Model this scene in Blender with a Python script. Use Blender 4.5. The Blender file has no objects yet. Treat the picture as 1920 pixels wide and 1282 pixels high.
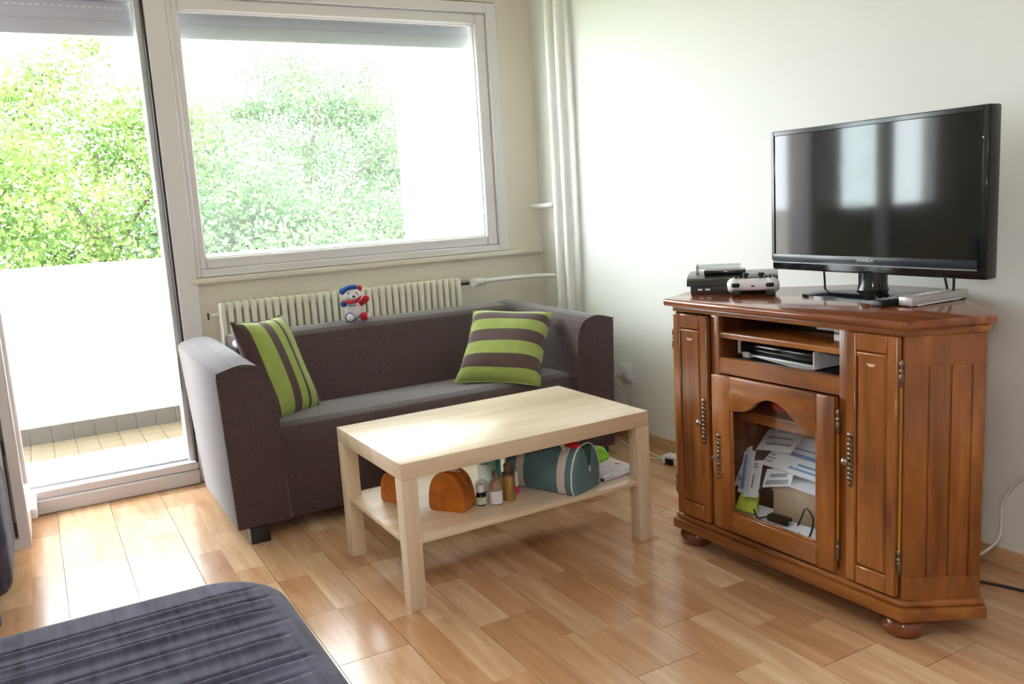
import bpy, bmesh, math, random
import numpy as np
from mathutils import Vector, Matrix

R = math.radians
rng = random.Random(7)
SC = bpy.context.scene
COL = SC.collection

# ------------------------------------------------------------------ camera
F_PX, PITCH, ROLL, YAW, CAM_H = 1614.52, 0.162264, -0.0601403, 0.505330, 1.170596
def make_camera():
    cy, sy, cp, sp = math.cos(YAW), math.sin(YAW), math.cos(PITCH), math.sin(PITCH)
    fw = Vector((sy*cp, cy*cp, -sp)); r0 = Vector((cy, -sy, 0)); u0 = r0.cross(fw)
    cr, sr = math.cos(ROLL), math.sin(ROLL)
    r = cr*r0 + sr*u0; u = -sr*r0 + cr*u0
    cd = bpy.data.cameras.new('camera'); co = bpy.data.objects.new('camera', cd); COL.objects.link(co)
    cd.sensor_width = 36.0; cd.lens = F_PX/1920*36; cd.clip_start = 0.02; cd.clip_end = 300
    co.matrix_world = Matrix(((r.x, u.x, -fw.x, 0), (r.y, u.y, -fw.y, 0), (r.z, u.z, -fw.z, CAM_H), (0, 0, 0, 1)))
    SC.camera = co
make_camera()

# ------------------------------------------------------------------ sky, sun, lights, exposure
SKY, SUN, FILL, FLASH = 18.0, 34.0, 24.0, 24.0
w = bpy.data.worlds.new('sky'); SC.world = w; w.use_nodes = True
w.node_tree.nodes['Background'].inputs[0].default_value = (0.90, 0.945, 1.0, 1)
w.node_tree.nodes['Background'].inputs[1].default_value = SKY
sd = bpy.data.lights.new('sun', 'SUN'); sd.energy = SUN; sd.angle = R(0.8); sd.color = (1, 0.96, 0.88)
so = bpy.data.objects.new('sun', sd); COL.objects.link(so)
so.rotation_euler = Vector((0.10, 0.42, 0.98)).to_track_quat('Z', 'Y').to_euler()
ld = bpy.data.lights.new('ceiling_fill', 'AREA'); ld.energy = FILL; ld.shape = 'DISK'; ld.size = 1.1; ld.color = (1, 0.97, 0.93)  # added fill under the ceiling to brighten the room, no known fixture
lo = bpy.data.objects.new('ceiling_fill', ld); COL.objects.link(lo); lo.location = (0.2, 0.2, 2.44)
fd = bpy.data.lights.new('camera_flash', 'SPOT'); fd.energy = FLASH; fd.shadow_soft_size = 0.04; fd.spot_size = R(110); fd.spot_blend = 0.6; fd.color = (1, 0.99, 0.97)
fo = bpy.data.objects.new('camera_flash', fd); COL.objects.link(fo); fo.location = (0.01, 0.03, CAM_H+0.11)
fo.rotation_euler = (-Vector((math.sin(YAW)*math.cos(PITCH), math.cos(YAW)*math.cos(PITCH), -math.sin(PITCH)))).to_track_quat('Z', 'Y').to_euler()
SC.view_settings.view_transform = 'Standard'; SC.view_settings.look = 'None'
SC.view_settings.exposure = 0.0; SC.view_settings.gamma = 1.0; SC.view_settings.use_curve_mapping = False
SC.cycles.use_denoising = True
SC.cycles.max_bounces = 10; SC.cycles.diffuse_bounces = 6; SC.cycles.transparent_max_bounces = 12

# ------------------------------------------------------------------ materials
def s(r, g, b):
    f = lambda c: (c/255/12.92) if c/255 <= 0.04045 else ((c/255+0.055)/1.055)**2.4
    return (f(r), f(g), f(b), 1)
def mix(a, b, t): return tuple(a[i]*(1-t)+b[i]*t for i in range(3)) + (1,)
def base(name, col, rough=0.5, metal=0.0, spec=0.5):
    m = bpy.data.materials.new(name); m.use_nodes = True
    b = m.node_tree.nodes['Principled BSDF']
    b.inputs['Base Color'].default_value = col; b.inputs['Roughness'].default_value = rough
    b.inputs['Metallic'].default_value = metal; b.inputs['Specular IOR Level'].default_value = spec
    return m, m.node_tree, b
def coords(nt, scale=(1, 1, 1), rot=(0, 0, 0)):
    t = nt.nodes.new('ShaderNodeTexCoord'); mp = nt.nodes.new('ShaderNodeMapping')
    mp.inputs['Scale'].default_value = scale; mp.inputs['Rotation'].default_value = rot
    nt.links.new(t.outputs['Object'], mp.inputs['Vector']); return mp
def noise(nt, vec, scale, detail=4, rough=0.5, dist=0.0):
    n = nt.nodes.new('ShaderNodeTexNoise'); n.inputs['Scale'].default_value = scale
    n.inputs['Detail'].default_value = detail; n.inputs['Roughness'].default_value = rough
    n.inputs['Distortion'].default_value = dist
    if vec: nt.links.new(vec.outputs[0], n.inputs['Vector'])
    return n
def ramp(nt, src, stops, const=False):
    r = nt.nodes.new('ShaderNodeValToRGB'); e = r.color_ramp.elements
    if const: r.color_ramp.interpolation = 'CONSTANT'
    while len(e) < len(stops): e.new(0.5)
    for k, (p, c) in enumerate(stops): e[k].position = p; e[k].color = c
    nt.links.new(src, r.inputs[0]); return r
def bump(nt, b, src, strength, dist=0.01):
    bp = nt.nodes.new('ShaderNodeBump'); bp.inputs['Strength'].default_value = strength; bp.inputs['Distance'].default_value = dist
    nt.links.new(src, bp.inputs['Height']); nt.links.new(bp.outputs[0], b.inputs['Normal'])
def plain(name, col, rough=0.5, metal=0.0, spec=0.5, var=0.06, scale=8, bmp=0.0, bscale=200):
    m, nt, b = base(name, col, rough, metal, spec); mp = coords(nt)
    n = noise(nt, mp, scale)
    r = ramp(nt, n.outputs[0], [(0.3, tuple(c*(1-var) for c in col[:3])+(1,)), (0.7, tuple(min(1, c*(1+var)) for c in col[:3])+(1,))])
    nt.links.new(r.outputs[0], b.inputs['Base Color'])
    if bmp:
        n2 = noise(nt, mp, bscale, 3); bump(nt, b, n2.outputs[0], bmp, 0.004)
    return m
def wood(name, dark, mid, light, stretch, scale=3.0, rough=0.35, fine=0.25, coat=0.0, tint=False, knots=False):
    m, nt, b = base(name, mid, rough)
    mp = coords(nt, stretch)
    if tint:
        oi = nt.nodes.new('ShaderNodeObjectInfo'); add = nt.nodes.new('ShaderNodeVectorMath'); add.operation = 'ADD'
        sc = nt.nodes.new('ShaderNodeVectorMath'); sc.operation = 'SCALE'; sc.inputs['Scale'].default_value = 37.0
        cmb = nt.nodes.new('ShaderNodeCombineXYZ')
        for k in range(3): nt.links.new(oi.outputs['Random'], cmb.inputs[k])
        nt.links.new(cmb.outputs[0], sc.inputs[0]); nt.links.new(mp.outputs[0], add.inputs[0]); nt.links.new(sc.outputs[0], add.inputs[1])
        mp = add
    n = noise(nt, mp, scale, 6, 0.55, 0.6)
    r = ramp(nt, n.outputs[0], [(0.28, dark), (0.5, mid), (0.72, light)])
    n2 = noise(nt, mp, scale*9, 3, 0.6)
    mx = nt.nodes.new('ShaderNodeMix'); mx.data_type = 'RGBA'; mx.blend_type = 'MULTIPLY'
    mx.inputs[0].default_value = fine
    r2 = ramp(nt, n2.outputs[0], [(0.3, (0.55, 0.5, 0.45, 1)), (0.65, (1, 1, 1, 1))])
    nt.links.new(r.outputs[0], mx.inputs[6]); nt.links.new(r2.outputs[0], mx.inputs[7])
    out = mx.outputs[2]
    if knots:
        nb = noise(nt, coords(nt, tuple(max(0.6, v*0.3) for v in stretch)), 4.5, 3, 0.5, 1.0)
        rb = ramp(nt, nb.outputs[0], [(0.32, (0.72, 0.62, 0.55, 1)), (0.62, (1.08, 1.08, 1.05, 1))])
        m4 = nt.nodes.new('ShaderNodeMix'); m4.data_type = 'RGBA'; m4.blend_type = 'MULTIPLY'; m4.inputs[0].default_value = 0.8
        nt.links.new(out, m4.inputs[6]); nt.links.new(rb.outputs[0], m4.inputs[7]); out = m4.outputs[2]
        mk = coords(nt, tuple(max(0.5, v*0.35) for v in stretch))
        vo = nt.nodes.new('ShaderNodeTexVoronoi'); vo.inputs['Scale'].default_value = 5.0
        nt.links.new(mk.outputs[0], vo.inputs['Vector'])
        rk = ramp(nt, vo.outputs['Distance'], [(0.03, (0.35, 0.25, 0.2, 1)), (0.14, (1, 1, 1, 1))])
        m3 = nt.nodes.new('ShaderNodeMix'); m3.data_type = 'RGBA'; m3.blend_type = 'MULTIPLY'; m3.inputs[0].default_value = 0.55
        nt.links.new(out, m3.inputs[6]); nt.links.new(rk.outputs[0], m3.inputs[7]); out = m3.outputs[2]
    if tint:
        rt = ramp(nt, oi.outputs['Random'], tint)
        m2 = nt.nodes.new('ShaderNodeMix'); m2.data_type = 'RGBA'; m2.blend_type = 'MULTIPLY'; m2.inputs[0].default_value = 1.0
        nt.links.new(out, m2.inputs[6]); nt.links.new(rt.outputs[0], m2.inputs[7]); out = m2.outputs[2]
    nt.links.new(out, b.inputs['Base Color'])
    if coat: b.inputs['Coat Weight'].default_value = coat; b.inputs['Coat Roughness'].default_value = 0.12
    return m
def stripes(name, axis, stops):
    m, nt, b = base(name, (0.5, 0.5, 0.5, 1), 0.85, 0, 0.2)
    b.inputs['Sheen Weight'].default_value = 0.35; b.inputs['Sheen Roughness'].default_value = 0.4
    t = nt.nodes.new('ShaderNodeTexCoord'); sep = nt.nodes.new('ShaderNodeSeparateXYZ')
    nt.links.new(t.outputs['Generated'], sep.inputs[0])
    r = ramp(nt, sep.outputs[axis], stops, True)
    mp = coords(nt); n = noise(nt, mp, 25)
    r2 = ramp(nt, n.outputs[0], [(0.3, (0.86, 0.86, 0.86, 1)), (0.7, (1, 1, 1, 1))])
    mx = nt.nodes.new('ShaderNodeMix'); mx.data_type = 'RGBA'; mx.blend_type = 'MULTIPLY'; mx.inputs[0].default_value = 1
    nt.links.new(r.outputs[0], mx.inputs[6]); nt.links.new(r2.outputs[0], mx.inputs[7])
    nt.links.new(mx.outputs[2], b.inputs['Base Color'])
    n2 = noise(nt, mp, 300, 2); bump(nt, b, n2.outputs[0], 0.2, 0.002)
    return m
def glass(name, tint=(1, 1, 1, 1), refl=0.06, haze=0.0):
    m = bpy.data.materials.new(name); m.use_nodes = True; nt = m.node_tree
    for n in list(nt.nodes): nt.nodes.remove(n)
    out = nt.nodes.new('ShaderNodeOutputMaterial'); tr = nt.nodes.new('ShaderNodeBsdfTransparent'); gl = nt.nodes.new('ShaderNodeBsdfGlossy')
    tr.inputs[0].default_value = tint; gl.inputs['Roughness'].default_value = 0.02
    fr = nt.nodes.new('ShaderNodeFresnel'); fr.inputs['IOR'].default_value = 1.35 if refl < 0.1 else 1.5
    mx = nt.nodes.new('ShaderNodeMixShader')
    nt.links.new(fr.outputs[0], mx.inputs[0]); nt.links.new(tr.outputs[0], mx.inputs[1]); nt.links.new(gl.outputs[0], mx.inputs[2])
    gm = nt.nodes.new('ShaderNodeNewGeometry'); iv = nt.nodes.new('ShaderNodeMath'); iv.operation = 'SUBTRACT'; iv.inputs[0].default_value = 1.0
    ml = nt.nodes.new('ShaderNodeMath'); ml.operation = 'MULTIPLY'
    nt.links.new(gm.outputs['Backfacing'], iv.inputs[1]); nt.links.new(fr.outputs[0], ml.inputs[0]); nt.links.new(iv.outputs[0], ml.inputs[1]); nt.links.new(ml.outputs[0], mx.inputs[0])
    last = mx
    if haze:
        tl = nt.nodes.new('ShaderNodeBsdfTranslucent'); tl.inputs[0].default_value = (1, 1, 1, 1)
        m2 = nt.nodes.new('ShaderNodeMixShader'); m2.inputs[0].default_value = haze
        nt.links.new(mx.outputs[0], m2.inputs[1]); nt.links.new(tl.outputs[0], m2.inputs[2]); last = m2
    nt.links.new(last.outputs[0], out.inputs[0]); return m

M = {}
M['wall'] = plain('painted_wall', s(231, 231, 228), 0.7, var=0.012, scale=1.5, bmp=0.05, bscale=120)
M['wall_cream'] = plain('cream_wall', s(232, 226, 212), 0.7, var=0.012, scale=1.5)
M['ceiling'] = plain('ceiling_paint', s(240, 238, 230), 0.8, var=0.01)
M['pvc'] = plain('white_pvc', s(232, 228, 234), 0.35, var=0.01, scale=3)
M['pvc_in'] = plain('pvc_reveal', s(205, 208, 212), 0.4, var=0.02)
M['seal'] = plain('rubber_seal', s(40, 38, 42), 0.6)
M['sill'] = plain('sill_paint', s(228, 222, 208), 0.5, var=0.015)
M['shutter'] = plain('shutter_grey', s(188, 188, 200), 0.5, var=0.02)
M['radiator'] = plain('radiator_enamel', s(232, 229, 216), 0.35, var=0.01)
M['pipe'] = plain('pipe_paint', s(240, 238, 236), 0.28, var=0.01)
M['chrome'] = plain('dull_chrome', s(150, 140, 130), 0.3, 0.9)
M['steel_lock'] = plain('lock_steel', s(130, 128, 128), 0.35, 0.9)
M['balcony_wall'] = plain('balcony_render', s(240, 238, 236), 0.9, var=0.02, scale=4)
M['tile_grey'] = plain('grey_tile', s(92, 88, 86), 0.6, var=0.08, scale=6)
M['tile_beige'] = plain('beige_tile', s(122, 108, 92), 0.6, var=0.06, scale=6)
M['grout'] = plain('grout', s(165, 158, 150), 0.9)
M['plank'] = wood('laminate_strip', s(184, 146, 115), s(202, 166, 135), s(216, 186, 157), (9, 0.9, 1), 2.2, 0.21, 0.16,
                  tint=[(0.0, (0.80, 0.66, 0.54, 1)), (0.3, (0.94, 0.82, 0.71, 1)), (0.6, (1.0, 0.95, 0.89, 1)), (1.0, (1.10, 1.10, 1.07, 1))])
M['joint'] = plain('laminate_joint', s(120, 84, 55), 0.6)
M['skirting'] = wood('skirting_wood', s(196, 156, 116), s(208, 170, 130), s(216, 182, 144), (1, 1, 8), 2, 0.45)
M['sofa'] = None
def woven(name, c1, c2, scale=260, sheen=0.5):
    m, nt, b = base(name, c1, 0.85, 0, 0.25)
    b.inputs['Sheen Weight'].default_value = sheen; b.inputs['Sheen Roughness'].default_value = 0.38; b.inputs['Sheen Tint'].default_value = (0.92, 0.93, 1.0, 1)
    a1 = noise(nt, coords(nt, (8, 1, 1)), scale*0.25, 3); a2 = noise(nt, coords(nt, (1, 1, 8)), scale*0.25, 3)
    ad = nt.nodes.new('ShaderNodeMath'); ad.operation = 'ADD'
    nt.links.new(a1.outputs[0], ad.inputs[0]); nt.links.new(a2.outputs[0], ad.inputs[1])
    hf = nt.nodes.new('ShaderNodeMath'); hf.operation = 'MULTIPLY'; hf.inputs[1].default_value = 0.5; nt.links.new(ad.outputs[0], hf.inputs[0])
    r = ramp(nt, hf.outputs[0], [(0.35, c1), (0.65, c2)])
    nt.links.new(r.outputs[0], b.inputs['Base Color']); bump(nt, b, hf.outputs[0], 0.15, 0.002)
    return m
M['sofa'] = woven('brown_grey_weave', s(66, 52, 54), s(88, 73, 75))
M['black_wood'] = plain('black_foot', s(30, 28, 28), 0.4)
M['velvet'] = woven('grey_velvet', s(50, 48, 64), s(84, 82, 102), 30, 0.12)
M['velvet_blue'] = woven('grey_blue_velvet', s(96, 110, 128), s(120, 134, 150), 60, 0.2)
GRN, BRN = s(150, 162, 88), s(84, 64, 64)
M['cush_h'] = stripes('striped_fabric_across', 1, [(0, GRN), (0.13, BRN), (0.29, GRN), (0.46, BRN), (0.62, GRN), (0.77, BRN), (0.885, GRN)])
GRN2 = s(152, 166, 86)
M['cush_v'] = stripes('striped_fabric_upright', 0, [(0, BRN), (0.12, GRN2), (0.38, BRN), (0.53, GRN2), (0.67, BRN), (0.72, GRN2), (0.86, BRN), (0.965, GRN2)])
M['birch'] = wood('birch_foil', s(208, 184, 156), s(220, 199, 174), s(228, 210, 188), (0.7, 7, 7), 2.4, 0.27, 0.10); M['birch'].node_tree.nodes['Principled BSDF'].inputs['Specular IOR Level'].default_value = 0.75
M['birch_v'] = wood('birch_foil_upright', s(208, 184, 156), s(220, 199, 174), s(228, 210, 188), (7, 7, 0.7), 2.4, 0.3, 0.10)
CD, CM, CL = s(96, 52, 22), s(146, 86, 38), s(176, 114, 58)
M['oak_v'] = wood('stained_wood_upright', CD, CM, CL, (6, 6, 0.8), 2.0, 0.28, 0.35, 0.3, knots=True)
M['oak_h'] = wood('stained_wood_across', CD, CM, CL, (0.8, 6, 6), 2.0, 0.28, 0.35, 0.3)
M['oak_top'] = wood('stained_wood_top', s(96, 46, 20), s(136, 70, 32), s(158, 90, 46), (0.8, 6, 6), 2.0, 0.16, 0.3, 0.6)
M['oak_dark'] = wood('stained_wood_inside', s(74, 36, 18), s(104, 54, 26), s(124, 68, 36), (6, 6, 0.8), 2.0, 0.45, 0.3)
M['oak_foot'] = wood('stained_wood_turned', s(84, 36, 18), s(112, 52, 26), s(128, 64, 34), (2, 2, 2), 2.0, 0.2, 0.2, 0.6)
M['scuff'] = plain('worn_patch', s(196, 170, 150), 0.6, var=0.2, scale=60)
M['brass'] = plain('brass', s(214, 168, 84), 0.3, 0.85)
M['bronze'] = plain('old_bronze', s(120, 104, 88), 0.32, 0.85, var=0.3, scale=60)
M['glass_win'] = glass('window_glass', (0.96, 0.99, 0.98, 1), 0.05, 0.025)
M['glass_cab'] = glass('cabinet_glass', (0.96, 0.97, 0.98, 1), 0.2)
M['black_gloss'] = plain('black_gloss_plastic', s(16, 16, 18), 0.12)
M['black_matt'] = plain('black_plastic', s(24, 24, 26), 0.45)
M['screen'] = plain('screen_glass', s(5, 5, 6), 0.06, spec=0.6)
M['grey_line'] = plain('grey_trim', s(128, 134, 140), 0.3)
M['navy_strip'] = plain('dark_blue_grey_trim', s(34, 38, 48), 0.25)
M['white_print'] = plain('white_print', s(225, 225, 225), 0.5)
M['console_side'] = plain('console_grey', s(52, 52, 60), 0.25)
M['console_lid'] = plain('console_lid', s(50, 48, 46), 0.18)
M['white_plastic'] = plain('white_plastic', s(234, 232, 240), 0.3, var=0.01)
M['silver'] = plain('silver_plastic', s(186, 184, 184), 0.3, 0.3)
M['clear_plastic'] = glass('clear_plastic', (0.9, 0.92, 0.93, 1), 0.2, 0.35)
M['paper'] = plain('white_paper', s(226, 226, 234), 0.7, var=0.04, scale=14)
M['paper_blue'] = plain('blue_print', s(120, 150, 196), 0.6)
M['paper_grey'] = plain('grey_print', s(150, 150, 158), 0.7)
M['card'] = plain('cardboard', s(172, 146, 118), 0.8, var=0.08, scale=30)
M['red'] = plain('red_plastic', s(200, 34, 42), 0.35)
M['lime'] = plain('lime_green', s(138, 214, 42), 0.45, var=0.1, scale=20)
M['yellow_green'] = plain('yellow_green_film', s(190, 204, 70), 0.4, var=0.25, scale=40)
M['plush_white'] = plain('white_plush', s(232, 228, 236), 0.95, var=0.05, scale=60, bmp=0.5, bscale=300)
M['plush_blue'] = plain('blue_plush', s(40, 82, 160), 0.95, var=0.1, scale=60, bmp=0.5, bscale=300)
M['plush_red'] = plain('red_plush', s(196, 34, 56), 0.95, var=0.1, scale=60, bmp=0.5, bscale=300)
M['orange'] = plain('orange_metallic_vinyl', s(196, 112, 40), 0.25, 0.45, var=0.25, scale=24, bmp=0.3, bscale=50)
M['teal_bag'] = plain('teal_canvas', s(88, 122, 130), 0.7, var=0.12, scale=14, bmp=0.2, bscale=400)
M['strap'] = plain('pale_webbing', s(206, 196, 190), 0.8, var=0.05)
M['piping'] = plain('white_piping', s(214, 218, 216), 0.6)
M['zip_dark'] = plain('dark_leafy_lining', s(40, 70, 56), 0.7, var=0.4, scale=80)
M['gold'] = plain('gold_liquid', s(178, 142, 84), 0.2, 0.5, var=0.15, scale=30)
M['smoke_cap'] = plain('smoky_cap', s(110, 98, 84), 0.15, 0.4)
M['teal_liquid'] = plain('turquoise_plastic', s(60, 160, 150), 0.25)
M['teal_pale'] = plain('pale_turquoise', s(150, 206, 206), 0.25)
M['amber'] = plain('amber_liquid', s(190, 150, 110), 0.2)
M['clear_thing'] = glass('clear_bottle', (0.86, 0.88, 0.9, 1), 0.2, 0.25)
M['magenta'] = plain('magenta_plastic', s(200, 60, 120), 0.3)
M['label_green'] = plain('pale_green_label', s(196, 206, 176), 0.6, var=0.2, scale=90)
M['blue_cover'] = plain('navy_cover', s(60, 62, 120), 0.5)
M['cable_white'] = plain('white_cable', s(220, 218, 214), 0.5)
M['cable_grey'] = plain('grey_cable', s(168, 162, 150), 0.5)
M['cable_black'] = plain('black_cable', s(24, 22, 22), 0.5)
M['bark'] = plain('bark', s(96, 82, 70), 0.9, var=0.2, scale=6)
M['lawn'] = plain('grass_ground', s(110, 140, 70), 0.95, var=0.2, scale=1)
def leaf_mat(name, c1, c2):
    m, nt, b = base(name, c1, 0.6, 0, 0.3)
    n = noise(nt, coords(nt), 2.2, 3); r = ramp(nt, n.outputs[0], [(0.35, c1), (0.65, c2)])
    nt.links.new(r.outputs[0], b.inputs['Base Color'])
    tl = nt.nodes.new('ShaderNodeBsdfTranslucent'); nt.links.new(r.outputs[0], tl.inputs[0])
    mx = nt.nodes.new('ShaderNodeMixShader'); mx.inputs[0].default_value = 0.4
    out = nt.nodes['Material Output']
    nt.links.new(b.outputs[0], mx.inputs[1]); nt.links.new(tl.outputs[0], mx.inputs[2]); nt.links.new(mx.outputs[0], out.inputs[0])
    return m
M['leaf_a'] = leaf_mat('leaf_green', s(62, 88, 38), s(98, 120, 60))
M['leaf_b'] = leaf_mat('leaf_blue_green', s(60, 88, 56), s(96, 118, 78))

# ------------------------------------------------------------------ mesh helpers
def finish(name, bm, mat, parent=None, smooth=True, angle=38):
    me = bpy.data.meshes.new(name); bmesh.ops.recalc_face_normals(bm, faces=bm.faces[:]); bm.to_mesh(me); bm.free()
    mats = mat if isinstance(mat, (list, tuple)) else [mat]
    for k in mats: me.materials.append(M[k] if isinstance(k, str) else k)
    if smooth:
        me.polygons.foreach_set('use_smooth', [True]*len(me.polygons)); me.set_sharp_from_angle(angle=R(angle))
    o = bpy.data.objects.new(name, me); COL.objects.link(o)
    if parent: o.parent = parent
    return o
def add_box(bm, x0, x1, y0, y1, z0, z1, mi=0):
    v = [bm.verts.new(c) for c in ((x0, y0, z0), (x1, y0, z0), (x1, y1, z0), (x0, y1, z0), (x0, y0, z1), (x1, y0, z1), (x1, y1, z1), (x0, y1, z1))]
    for f in ((3, 2, 1, 0), (4, 5, 6, 7), (0, 1, 5, 4), (1, 2, 6, 5), (2, 3, 7, 6), (3, 0, 4, 7)):
        fc = bm.faces.new([v[i] for i in f]); fc.material_index = mi
    return v
def bev(bm, w, seg=2):
    if w: bmesh.ops.bevel(bm, geom=bm.edges[:], offset=w, segments=seg, profile=0.5, affect='EDGES', clamp_overlap=True)
def box(name, mat, b, parent=None, bevel=0.003, seg=2):
    bm = bmesh.new(); add_box(bm, *b); bev(bm, bevel, seg); return finish(name, bm, mat, parent)
def boxes(name, mat, bs, parent=None, bevel=0.0):
    bm = bmesh.new()
    for b in bs:
        t = bmesh.new(); add_box(t, *b); bev(t, bevel, 1); merge(bm, t)
    return finish(name, bm, mat, parent)
def merge(bm, t, mat=None):
    me = bpy.data.meshes.new('t'); t.to_mesh(me); t.free()
    if mat is not None: me.transform(mat)
    bm.from_mesh(me); bpy.data.meshes.remove(me)
def prism(name, mat, poly, z0, z1, parent=None, bevel=0.0, axis='z', seg=2):
    """poly in 2D extruded; axis z: (x,y)->z ; axis y: (x,z)->y ; axis x: (y,z)->x"""
    bm = bmesh.new(); add_prism(bm, poly, z0, z1, axis); bev(bm, bevel, seg); return finish(name, bm, mat, parent)
def add_prism(bm, poly, z0, z1, axis='z'):
    f = {'z': lambda a, b, c: (a, b, c), 'y': lambda a, b, c: (a, c, b), 'x': lambda a, b, c: (c, a, b)}[axis]
    lo = [bm.verts.new(f(a, b, z0)) for a, b in poly]; hi = [bm.verts.new(f(a, b, z1)) for a, b in poly]
    bm.faces.new(lo[::-1]); bm.faces.new(hi); n = len(poly)
    for i in range(n): bm.faces.new((lo[i], lo[(i+1) % n], hi[(i+1) % n], hi[i]))
def add_lathe(bm, prof, seg=20, c=(0, 0), mi=0):
    rings = []
    for r, z in prof:
        rings.append([bm.verts.new((c[0]+r*math.cos(2*math.pi*k/seg), c[1]+r*math.sin(2*math.pi*k/seg), z)) for k in range(seg)])
    for a, b in zip(rings, rings[1:]):
        for k in range(seg):
            f = bm.faces.new((a[k], a[(k+1) % seg], b[(k+1) % seg], b[k])); f.material_index = mi
    bm.faces.new(rings[0][::-1]).material_index = mi; bm.faces.new(rings[-1]).material_index = mi
def lathe(name, mat, prof, parent=None, seg=20, c=(0, 0)):
    bm = bmesh.new(); add_lathe(bm, prof, seg, c); return finish(name, bm, mat, parent)
def smooth_path(pts, n=6):
    P = [Vector(p) for p in pts]; out = []
    for i in range(len(P)-1):
        p0, p1, p2, p3 = P[max(i-1, 0)], P[i], P[i+1], P[min(i+2, len(P)-1)]
        for k in range(n):
            t = k/n
            out.append(0.5*((2*p1)+(-p0+p2)*t+(2*p0-5*p1+4*p2-p3)*t*t+(-p0+3*p1-3*p2+p3)*t**3))
    out.append(P[-1]); return out
def add_tube(bm, pts, r, seg=8, n=6, raw=False):
    P = [Vector(p) for p in pts] if raw else smooth_path(pts, n)
    rr = r if isinstance(r, (list, tuple)) else None
    prev = None; rings = []
    for i, p in enumerate(P):
        d = (P[min(i+1, len(P)-1)]-P[max(i-1, 0)]).normalized()
        if prev is None: a = d.orthogonal().normalized()
        else:
            a = prev-d*prev.dot(d); a = a.normalized() if a.length > 1e-6 else d.orthogonal().normalized()
        prev = a; b = d.cross(a)
        rad = r if rr is None else rr[0]+(rr[1]-rr[0])*i/(len(P)-1)
        rings.append([bm.verts.new(p+rad*(math.cos(2*math.pi*k/seg)*a+math.sin(2*math.pi*k/seg)*b)) for k in range(seg)])
    for x, y in zip(rings, rings[1:]):
        for k in range(seg): bm.faces.new((x[k], x[(k+1) % seg], y[(k+1) % seg], y[k]))
    bm.faces.new(rings[0][::-1]); bm.faces.new(rings[-1])
def tube(name, mat, pts, r, parent=None, seg=8, n=6, raw=False):
    bm = bmesh.new(); add_tube(bm, pts, r, seg, n, raw); return finish(name, bm, mat, parent)
def add_ball(bm, c, r, seg=16, rings=10):
    r = (r, r, r) if not isinstance(r, (tuple, list)) else r
    bmesh.ops.create_uvsphere(bm, u_segments=seg, v_segments=rings, radius=1.0, matrix=Matrix.Translation(c) @ Matrix.Diagonal((*r, 1)))
def ball(name, mat, c, r, parent=None, seg=16, rings=10):
    bm = bmesh.new(); add_ball(bm, c, r, seg, rings); return finish(name, bm, mat, parent, angle=80)
def empty(name, loc=(0, 0, 0), rz=0.0, rot=None):
    o = bpy.data.objects.new(name, None); COL.objects.link(o); o.location = loc
    o.rotation_euler = rot if rot else (0, 0, rz); o.empty_display_size = 0.05; return o
def tag(o, label, cat, group=None):
    o['label'] = label; o['category'] = cat
    if group: o['group'] = group
    return o
def struct(o, label=None):
    o['kind'] = 'structure'
    if label: o['label'] = label
    return o
def text(name, body, size, mat, parent, loc, rot, depth=0.0004):
    cu = bpy.data.curves.new(name, 'FONT'); cu.body = body; cu.size = size; cu.extrude = depth; cu.align_x = 'CENTER'; cu.align_y = 'CENTER'; cu.resolution_u = 3
    t = bpy.data.objects.new(name+'_tmp', cu); COL.objects.link(t)
    dg = bpy.context.evaluated_depsgraph_get(); me = bpy.data.meshes.new_from_object(t.evaluated_get(dg))
    bpy.data.objects.remove(t); bpy.data.curves.remove(cu)
    me.materials.clear(); me.materials.append(M[mat]); o = bpy.data.objects.new(name, me); COL.objects.link(o)
    o.parent = parent; o.location = loc; o.rotation_euler = rot; return o
def copy_tree(o, parent=None):
    c = o.copy(); COL.objects.link(c); c.parent = parent
    for ch in list(o.children): copy_tree(ch, c)
    return c

# ================================================================== SETTING
WY, RX, CEIL = 4.02, 2.44, 2.50
XL, YB = -1.9, -1.6
# floor and laminate strips
fl = struct(box('floor', 'joint', (XL-0.1, RX+0.1, YB-0.1, WY+0.06, -0.12, -0.006), bevel=0), 'light beech laminate floor of two-strip boards')
SW = 0.0995
plank_mesh = {}
def plank(x, y0, y1, right, end):
    L = round(y1-y0, 2); key = (L, right, end)
    if key not in plank_mesh:
        a, b = (0.0001, SW-0.0009) if right else (0.0009, SW-0.0001)
        bm = bmesh.new(); add_box(bm, a, b, 0.0001, L-(0.0022 if end else 0.0002), -0.006, 0.0)
        me = bpy.data.meshes.new('plank'); bm.to_mesh(me); bm.free(); me.materials.append(M['plank']); plank_mesh[key] = me
    o = bpy.data.objects.new('plank', plank_mesh[key]); COL.objects.link(o); o.parent = fl; o.location = (x, y0, 0)
far_bm = bmesh.new()
XS = 1.367-SW*20
known = {1.367-2*SW: 1.585, 1.367+2*SW: 1.36, 1.367-8*SW: 2.07}
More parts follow.
